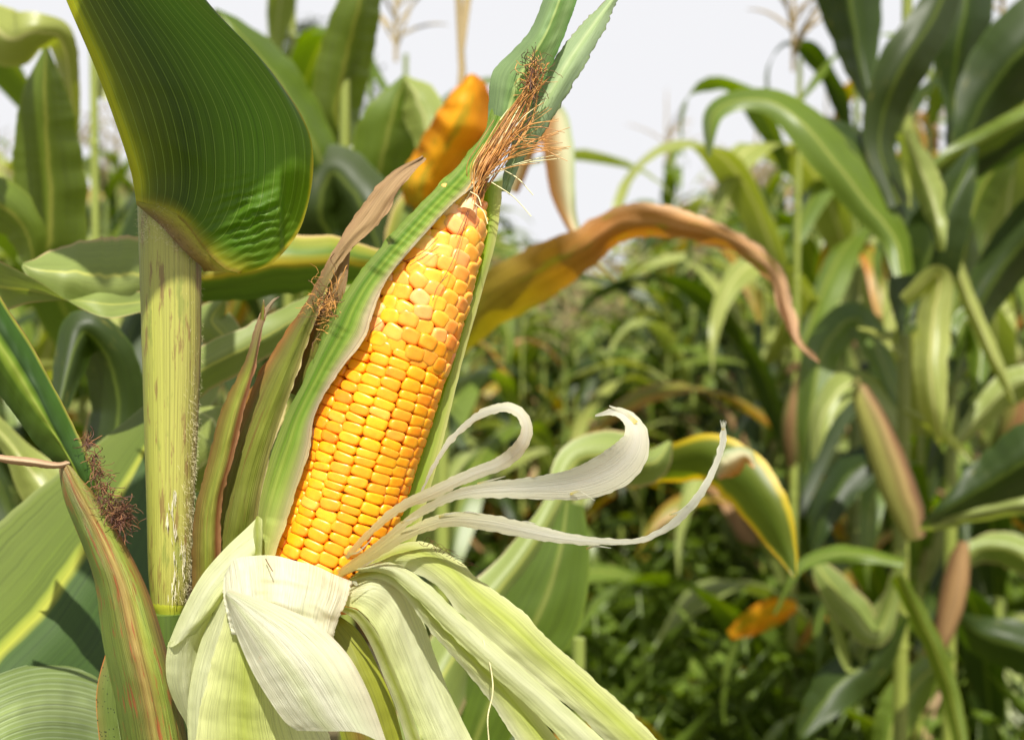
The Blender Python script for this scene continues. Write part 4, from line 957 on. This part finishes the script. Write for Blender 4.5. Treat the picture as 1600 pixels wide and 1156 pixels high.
def PT(pl, rails, mat, **kw):
    kw.setdefault('nv', 46); kw.setdefault('nu', 16); kw.setdefault('rip', .2)
    return part(patch(rails, **kw), 'leaf', M[mat] if isinstance(mat, str) else mat, pl)

M['leaf_palegreen'] = blade('leaf_palegreen', [(0, G(190, 160, 110)), (.025, G(150, 160, 100)), (.07, G(130, 144, 74)), (.46, G(138, 150, 82)), (.5, G(180, 182, 94)), (.54, G(126, 140, 70)), (.93, G(134, 148, 80)), (1, G(190, 164, 120))], nst=50, st=.25, transl=.3, rough=.5, bump=.25, tsat=1.5)  # pale green with tan margins and a yellowish midrib
M['leaf_front'] = blade('leaf_front', [(0, G(56, 80, 30)), (.44, G(62, 86, 34)), (.485, G(160, 164, 60)), (.515, G(140, 150, 54)), (.55, G(92, 108, 40)), (.95, G(104, 118, 50)), (1, G(130, 140, 80))], nst=50, st=.3, transl=.28, rough=.45, bump=.3, tsat=1.7, fine=(G(170, 170, 100), (16, 20, 1), .09, .93))  # lit upper half and shaded lower half are put into the colour
M['leaf_orange'] = blade('leaf_orange', [(0, G(204, 130, 30)), (.3, G(236, 168, 30)), (.6, G(226, 156, 30)), (1, G(206, 120, 30))], nst=20, st=.3, transl=.42, rough=.55, bump=.2, tsat=1.5, blotch=[(G(150, 146, 40), (3, 3, 1), .52, .7), (G(170, 84, 30), (9, 7, 1), .6, .7)], spec=.2)
M['leaf_tan'] = blade('leaf_tan', [(0, G(222, 186, 146)), (.25, G(186, 138, 84)), (.5, G(206, 160, 110)), (.75, G(170, 118, 66)), (1, G(206, 158, 112))], vs=[(0, G(142, 146, 50) + (.9,)), (.22, G(176, 150, 50) + (.85,)), (.42, G(196, 124, 52) + (.5,)), (.6, (0, 0, 0, 0)), (.8, G(222, 184, 150) + (.5,)), (1, G(222, 184, 150) + (.8,))], nst=40, st=.45, blotch=[(G(150, 150, 50), (2.5, 6, 1), .56, .7), (G(110, 70, 40), (8, 22, 1), .62, .7)], transl=.35, rough=.7, spec=.2, bump=.6, bumpd=.002, tsat=1.4)
M['leaf_peach'] = blade('leaf_peach', [(0, G(150, 166, 120)), (.4, G(200, 190, 150)), (.7, G(214, 170, 120)), (1, G(196, 130, 70))], nst=20, st=.3, transl=.4, rough=.6, bump=.2, tsat=1.3)
M['leaf_edge'] = blade('leaf_edge', [(0, G(210, 180, 40)), (.1, G(196, 176, 40)), (.17, G(104, 116, 34)), (.5, G(84, 102, 28)), (.85, G(96, 112, 34)), (.93, G(200, 176, 40)), (1, G(214, 160, 60))], nst=20, st=.2, transl=.4, rough=.45, bump=.2, tsat=1.7)
M['leaf_streak'] = blade('leaf_streak', [(0, G(200, 170, 120)), (.08, G(150, 150, 50)), (.3, G(90, 118, 34)), (.5, G(186, 164, 50)), (.6, G(96, 122, 36)), (1, G(80, 108, 34))], nst=14, st=.4, transl=.35, rough=.5, bump=.2, tsat=1.6)

# plant right behind the main stalk
nA = nplant(262, .78, 'corn plant hidden behind the main stalk, pale leaves spreading to both sides')
stalk_to(262, .78, -700, .011, nA)
LF(nA, [(262, 425, 22, 100, 1), (218, 428, 18, 118, 2), (160, 432, 16, 122, 2.5), (105, 425, 15, 88, 2), (60, 422, 15, 46, 1), (35, 414, 15, 8, 0)], 'leaf_palegreen', seed=2)
PT(nA, [[(-60, 380, 15), (0, 408, 15), (60, 440, 14.5), (120, 478, 14.5), (170, 497, 15), (230, 485, 17)], [(-60, 420, 16), (0, 440, 16), (55, 455, 15.5), (110, 470, 15.2), (160, 470, 15.5), (230, 470, 18)], [(-60, 480, 17), (0, 487, 17), (45, 474, 16.5), (100, 468, 16), (150, 455, 16), (230, 455, 18)]], 'leaf_palegreen', seed=3)
LF(nA, [(262, 640, 22, 60), (225, 700, 18, 110, 2), (150, 830, 14, 230, 4), (60, 955, 10, 290, 6), (-60, 1080, 6, 280, 6), (-200, 1200, 3, 100, 2)], 'leaf_front', seed=5, fold=.6, nv=70, nu=17, rip=.12, ripf=2, un=.04)
LF(nA, [(262, 620, 22, 60), (330, 570, 20, 66, 1), (390, 540, 20, 62, 1), (450, 505, 21, 50, 1), (520, 470, 24, 40), (600, 450, 28, 10)], 'leaf_palegreen', seed=6)
LF(nA, [(262, 440, 24, 60), (330, 432, 24, 80, 1), (420, 415, 24, 96, 2), (500, 410, 25, 84, 2), (580, 415, 27, 60, 2), (680, 440, 30, 10)], 'leaf_streak', seed=7)
LF(nA, [(350, 470, 30, 10), (330, 500, 30, 60), (350, 530, 30, 60), (320, 600, 30, 50), (262, 700, 24, 40)], 'leaf_palegreen', seed=8)
LF(nA, [(262, 760, 22, 50), (345, 700, 20, 90, 2), (335, 660, 22, 60, 1), (310, 640, 24, 10)], 'leaf_pale', seed=9)
# leaves of the plant on the far left
nB = nplant(-60, .95, 'corn plant at the left edge with broad dark leaf beside the main stalk')
stalk_to(-60, .95, -500, .012, nB)
LF(nB, [(90, 640, 30, 30), (130, 520, 32, 70, 2), (170, 560, 33, 84, 3), (185, 640, 34, 90, 3), (170, 720, 34, 70, 2), (150, 790, 34, 20)], 'leaf_deep', seed=11)
PT(nB, [[(-80, 640, 40), (0, 700, 33), (25, 760, 32), (60, 830, 32)], [(-80, 600, 40), (10, 690, 32), (60, 760, 31), (95, 826, 31)], [(-80, 570, 40), (40, 690, 33), (95, 735, 32), (115, 800, 32)]], 'leaf_pale', seed=12)
PT(nB, [[(-90, 1090, 4), (0, 1052, 6), (50, 1037, 8), (100, 1035, 9), (150, 1046, 10), (200, 1075, 11)], [(-90, 1160, 1), (0, 1110, 3), (60, 1085, 5), (110, 1080, 7), (150, 1095, 8), (200, 1120, 9)], [(-90, 1260, 0), (0, 1190, 1), (60, 1170, 3), (110, 1170, 5), (160, 1180, 7), (210, 1200, 8)]], blade('leaf_silver', [(0, G(110, 126, 70)), (.5, G(130, 144, 90)), (1, G(100, 118, 62))], nst=40, st=.5, vst=1, transl=.2, rough=.4, bump=.5, veins=(16, G(170, 184, 150), .2, .35)), seed=13, nv=60, nu=40, groove=.02, ng=8)
LF(nB, [(40, 420, 60, 40), (75, 380, 60, 110, 3), (75, 260, 58, 110, 4), (70, 160, 56, 80, 3), (72, 75, 55, 8)], 'leaf_mid', seed=14)
LF(nB, [(-30, 30, 70, 60), (20, 60, 68, 90, 3), (60, 50, 68, 60, 3), (95, 60, 70, 44, 3), (110, 140, 74, 30, 2), (120, 220, 78, 8)], 'leaf_pale', seed=15)
LF(nB, [(-60, 300, 50, 70), (0, 320, 48, 80, 3), (40, 360, 48, 60, 3), (60, 450, 50, 20)], 'leaf_mid', seed=16)
LF(nB, [(-60, 560, 44, 60), (0, 590, 44, 50, 3), (60, 580, 46, 40, 3), (140, 565, 50, 6)], 'leaf_pale', seed=17)

# plant behind, between the big leaf and the ear
nC = nplant(540, 1.5, 'tall corn plant between big leaf and ear tip, one leaf running straight up')
stalk_to(540, 1.5, 90, .010, nC)
LF(nC, [(540, 230, 96, 40), (525, 170, 94, 80, 3), (540, 90, 92, 84, 4), (560, 10, 90, 70, 4), (575, -80, 90, 40, 2)], 'leaf_mid', seed=21)
LF(nC, [(545, 330, 95, 30), (500, 250, 90, 64, 3), (462, 170, 88, 72, 4), (410, 95, 86, 64, 4), (372, 50, 84, 38, 3), (335, 15, 84, 6)], 'leaf_mid', seed=22)
LF(nC, [(545, 360, 95, 40), (590, 270, 92, 90, 4), (610, 190, 90, 90, 4), (632, 120, 90, 10, 0)], 'leaf_mid', seed=23)
LF(nC, [(632, 120, 90, 10), (655, 160, 88, 66, 3), (668, 210, 86, 50, 3), (670, 280, 86, 10)], 'leaf_pale', seed=24)
LF(nC, [(545, 420, 95, 40), (500, 330, 90, 100, 4), (520, 270, 90, 90, 3), (570, 330, 88, 100, 4), (600, 420, 88, 30)], 'leaf_deep', seed=25)
# orange leaf plant
nD = nplant(700, 1.35, 'corn plant behind the ear tip with orange withered upper leaves')
stalk_to(690, 1.35, 330, .010, nD)
LF(nD, [(690, 380, 80, 30), (664, 300, 76, 70, 2), (694, 245, 74, 90, 3), (725, 190, 72, 84, 3), (738, 140, 72, 54, 2), (735, 116, 72, 8)], 'leaf_orange', seed=31, rip=.9, ripf=8, jag=3)
LF(nD, [(690, 480, 80, 40), (640, 400, 78, 70, 3), (660, 330, 78, 80, 3), (720, 330, 78, 60, 2), (740, 400, 78, 10)], 'leaf_streak', seed=32)
LF(nD, [(690, 560, 80, 40), (770, 470, 72, 80, 2), (845, 425, 66, 84, 3), (910, 388, 62, 66, 2), (965, 352, 60, 56, 2), (1020, 345, 58, 54, 2.5), (1090, 358, 57, 40, 2), (1160, 384, 56, 32, 1), (1210, 428, 56, 30, 1), (1230, 485, 56, 22), (1248, 535, 56, 14), (1280, 566, 56, 3)], 'leaf_tan', seed=33, nv=120, nu=15, rip=.7, ripf=11, jag=5, jagf=24)
LF(nD, [(800, 300, 80, 20), (830, 210, 78, 40, 2), (866, 178, 76, 34, 2), (872, 230, 74, 50, 3), (880, 300, 73, 38, 3), (893, 350, 72, 22), (920, 395, 71, 12), (962, 440, 70, 3)], 'leaf_peach', seed=34)
# low plant behind the torn strips
nE = nplant(905, 1.15, 'low corn plant behind the torn strips with pale bent leaf and yellow-edged leaf')
stalk_to(905, 1.2, 1000, .010, nE)
LF(nE, [(640, 1200, 34, 80), (690, 1060, 38, 100, 2), (750, 960, 40, 80, 2), (820, 870, 42, 60, 2), (870, 790, 44, 44, 2), (900, 720, 46, 60, 2), (960, 715, 47, 84, 2), (1020, 725, 48, 60, 2), (1048, 690, 50, 8)], 'leaf_palegreen', seed=41)
PT(nE, [[(862, 780, 44), (830, 850, 43), (770, 950, 41), (720, 1050, 40), (690, 1170, 40)], [(890, 785, 45), (880, 870, 44), (840, 970, 43), (780, 1060, 42), (730, 1180, 41)], [(912, 790, 46), (922, 870, 46), (905, 980, 45), (850, 1060, 44), (780, 1190, 43)]], 'leaf_mid', seed=42)
LF(nE, [(985, 760, 62, 10), (1020, 735, 60, 40, 1), (1060, 722, 58, 64, 3), (1110, 715, 56, 76, 3), (1165, 750, 54, 84, 3), (1205, 810, 53, 70, 3), (1232, 870, 53, 30, 1), (1243, 902, 53, 4)], 'leaf_edge', seed=43)
LF(nE, [(1120, 745, 52, 12), (1135, 728, 51, 44, 2), (1165, 712, 51, 26, 1), (1180, 730, 51, 5)], 'leaf_peach', seed=44)

# tall plants on the right
nF = nplant(1410, 1.75, 'tall corn plant on the right carrying a reddish ear below big dark leaves')
stalk_to(1412, 1.75, -250, .011, nF)
k_ = 118
def tilted(cp, dz, t): return [(x, y, dz + 1.5 * math.sin(i * 1.3), w, t) for i, (x, y, w) in enumerate(cp)]
for cp, dz, t, mt in (
    ([(1412, 430, 30), (1400, 375, 44), (1350, 312, 62), (1300, 248, 66), (1252, 192, 60), (1205, 160, 42), (1150, 158, 32), (1114, 182, 30), (1107, 244, 6)], k_-8, 3, 'leaf_mid'),
    ([(1358, 170, 8), (1342, 90, 60), (1328, 0, 104), (1306, -110, 100), (1280, -220, 30)], k_+3, -4, 'leaf_deep'),
    ([(1405, 320, 34), (1376, 232, 50), (1380, 180, 62), (1398, 127, 76), (1430, 72, 76), (1464, 18, 64), (1490, -50, 40), (1510, -120, 8)], k_-5, 3.5, 'leaf_deep'),
    ([(1412, 500, 30), (1440, 410, 74), (1412, 350, 86), (1372, 290, 78), (1330, 226, 56), (1284, 186, 12)], k_-2, 4, 'leaf_deep'),
    ([(1412, 205, 26), (1440, 268, 46), (1460, 322, 42), (1472, 392, 10)], k_-9, 2, 'leaf_pale'),
    ([(1412, 522, 16), (1424, 480, 70), (1440, 428, 104), (1464, 366, 96), (1494, 298, 62), (1524, 228, 10)], k_-7, -4, 'leaf_deep'),
    ([(1412, 470, 20), (1466, 430, 36), (1458, 505, 54), (1454, 575, 54), (1460, 640, 38), (1468, 694, 6)], k_-10, 3, 'leaf_pale'),
    ([(1412, 640, 20), (1340, 500, 56), (1290, 540, 60), (1268, 640, 46), (1255, 740, 8)], k_+8, 4, 'leaf_mid'),
    ([(1412, 690, 16), (1385, 640, 44), (1330, 600, 50), (1290, 640, 40), (1270, 720, 6)], k_+4, 3, 'leaf_pale'),
    ([(1412, 560, 10), (1390, 536, 14), (1368, 520, 10), (1340, 512, 3)], k_-3, 1, 'leaf_pale'),
    ([(1412, 640, 8), (1440, 655, 14), (1480, 682, 16), (1520, 720, 8)], k_-3, 1, 'leaf_pale'),
    ([(1412, 880, 14), (1355, 868, 22), (1300, 866, 26), (1250, 886, 16), (1210, 960, 4)], k_-14, 2, 'leaf_mid'),
    ([(1400, 900, 20), (1440, 970, 30), (1478, 1060, 30), (1506, 1180, 26)], k_-24, 2, 'leaf_mid'),
    ([(1412, 860, 14), (1370, 990, 40), (1325, 945, 54), (1290, 900, 40), (1270, 870, 6)], k_-6, 3, 'leaf_palegreen'),
    ([(1412, 900, 14), (1345, 1000, 34), (1330, 1040, 22), (1300, 960, 16), (1280, 900, 4)], k_-2, 3, 'leaf_pale'),
    ([(1412, 960, 20), (1360, 1030, 70), (1300, 1080, 70), (1250, 1150, 20)], k_-4, 4, 'leaf_deep'),
    ([(1412, 800, 14), (1380, 720, 50), (1330, 740, 60), (1290, 800, 50), (1270, 860, 10)], k_+6, 4, 'leaf_deep')):
    LF(nF, tilted(cp, dz, t), mt, seed=50 + int(cp[2][0]) % 97, nv=60)
eF = MB(); eF.tube([at(x, y, 1.66) for x, y in ((1430, 840), (1418, 800), (1402, 760), (1384, 710), (1366, 665), (1352, 630), (1343, 606), (1340, 600))], [.012, .0195, .0215, .0205, .0175, .0135, .009, .003], 18)
for q in range(14): eF.tube([at(1343, 612, 1.66), at(1340 + (q * 7) % 11 - 5, 596 - (q * 5) % 9, 1.65 + .002 * (q % 5)), at(1336 + (q * 5) % 17 - 8, 604 - (q * 3) % 9, 1.64)], .0009, 4, cap=False)
ef = part(eF, 'ear', blade('husk_rose', [(0, G(150, 150, 70)), (.45, G(110, 110, 60)), (.55, G(96, 74, 48)), (.64, G(116, 84, 58)), (.71, G(146, 124, 80)), (.76, G(110, 98, 52)), (.84, G(140, 138, 70)), (1, G(150, 150, 70))], nst=50, st=.5, transl=.05, rough=.65, spec=.2, bump=.4), nF, 'reddish green ear pointing up to the left')
nG = nplant(1500, 1.95, 'tall corn plant at the right edge with broad leaves reaching the top of the frame')
stalk_to(1488, 1.95, -300, .011, nG)
k_ = 140
for cp, dz, t, mt in (
    ([(1488, 240, 20), (1486, 165, 22), (1490, 120, 60), (1498, 60, 82), (1512, -10, 86), (1530, -100, 40)], k_-4, 3, 'leaf_deep'),
    ([(1488, 300, 20), (1512, 215, 50), (1545, 140, 100), (1600, 78, 128), (1680, 10, 110), (1760, -40, 30)], k_-10, 5, 'leaf_deep'),
    ([(1446, 276, 6), (1480, 250, 30), (1540, 218, 38), (1600, 186, 36), (1700, 140, 20)], k_-16, 2, 'leaf_mid'),
    ([(1450, 282, 8), (1490, 270, 46), (1545, 238, 58), (1610, 205, 56), (1710, 170, 30)], k_-13, 4, 'leaf_deep'),
    ([(1488, 560, 20), (1500, 440, 44), (1520, 330, 60), (1560, 250, 60), (1620, 180, 20)], k_-4, 3, 'leaf_mid'),
    ([(1488, 600, 20), (1530, 480, 56), (1580, 400, 84), (1640, 340, 90), (1720, 300, 30)], k_-6, 4, 'leaf_deep'),
    ([(1488, 380, 12), (1496, 420, 22), (1520, 485, 24), (1556, 566, 22), (1584, 630, 5)], k_-14, 1, 'leaf_pale'),
    ([(1488, 560, 14), (1510, 500, 40), (1530, 540, 46), (1528, 590, 26), (1520, 610, 6)], k_-8, 2, 'leaf_mid'),
    ([(1488, 700, 14), (1540, 640, 40), (1590, 600, 56), (1650, 600, 40)], k_-2, 3, 'leaf_pale'),
    ([(1440, 820, 8), (1490, 790, 40), (1550, 752, 84), (1620, 712, 110), (1720, 680, 90)], k_-50, 4, 'leaf_deep'),
    ([(1436, 826, 4), (1470, 820, 16), (1520, 806, 20), (1600, 790, 26), (1700, 780, 20)], k_-48, 2, 'leaf_pale'),
    ([(1488, 900, 14), (1530, 860, 40), (1580, 860, 56), (1640, 900, 40)], k_-6, 3, 'leaf_palegreen'),
    ([(1488, 960, 14), (1530, 990, 60), (1590, 1010, 80), (1680, 1040, 60)], k_-10, 4, 'leaf_deep'),
    ([(1488, 1020, 14), (1440, 1060, 60), (1400, 1120, 66), (1380, 1200, 30)], k_-6, 4, 'leaf_mid')):
    LF(nG, tilted(cp, dz, t), mt, seed=60 + int(cp[2][0]) % 89, nv=60)
dr = MB(); dr.tube([at(x, y, 1.8) for x, y in ((1506, 846), (1500, 870), (1494, 905), (1486, 945), (1476, 985), (1470, 1012), (1468, 1020))], [.006, .0125, .0165, .0165, .013, .007, .002], 14)
part(dr, 'ear', blade('husk_tan', [(0, G(130, 96, 60)), (.6, G(112, 84, 52)), (.75, G(144, 114, 76)), (1, G(130, 96, 60))], nst=40, st=.5, transl=.05, rough=.8, spec=.2, bump=.5), nG, 'withered tan ear hanging down')
# orange fallen leaf in the weeds
ol = ribbon([(1140, 992, 150, 14), (1170, 975, 149, 38, 3), (1210, 955, 148, 44, 3), (1245, 945, 148, 16)], nv=24, nu=7, rip=.6, seed=81).build('fallen_leaf', M['leaf_orange'])
ol['label'] = 'orange and yellow leaf lying on the weeds at the lower right'; ol['category'] = 'leaf'
# tassels against the sky
tz = MB(); b0 = at(722, 330, 1.5); 
tz.tube([at(700, 330, 1.45), at(716, 200, 1.5), at(722, 110, 1.5), at(716, 0, 1.5), at(712, -90, 1.5)], [.006, .005, .004, .0035, .002], 6)
for q in range(6): tz.tube([at(721, 100 - q * 12, 1.5), at(728 + q * 2, 40 - q * 14, 1.5), at(726 + q * 5 - 10, -20 - q * 14, 1.52)], [.002, .0025, .001], 5)
part(tz, 'tassel', M['tassel'], nD)
for px, d, sc, lab in ((1236, 2.7, .93, 'corn plant left of the reddish ear, its tassel against the white sky'), (1040, 6.0, 1.04, 'far corn plant whose thin tassel stands just above the arching tan leaf'),
                       (1330, 2.9, 1.0, 'corn plant directly behind the reddish husked ear'), (1560, 2.5, .95, 'corn plant behind the broad leaves at the right frame edge'),
                       (1450, 3.4, 1.05, 'corn plant filling the gap between the two tall right-hand plants'), (1180, 4.2, .86, 'small corn plant under the arching green leaf on the right'),
                       (430, 2.2, .93, 'corn plant seen between the big dark leaf and the brown husk'), (620, 2.6, .93, 'corn plant seen left of the orange leaf'), (150, 2.0, .95, 'corn plant seen left of the big dark leaf')):
    q = at(px, 578, d); put_plant(q.x, q.y, int(px) % 7, sc, px * .7, lab, True)
from collections import defaultdict
gl = defaultdict(list)
for o in COL.objects:
    if o.parent is None and o.get('group') == FIELD: gl[o['label']].append(o)
ORD = ['leftmost', 'second from left', 'third from left', 'fourth from left', 'fifth from left', 'sixth from left', 'seventh from left', 'eighth from left']
for lb, os_ in gl.items():
    if 1 < len(os_) <= 8:
        for k, o in enumerate(sorted(os_, key=lambda o: o.location.x / o.location.y)): o['label'] = lb + ', ' + ORD[k]
print('plants', cnt, 'objects', len(bpy.data.objects))
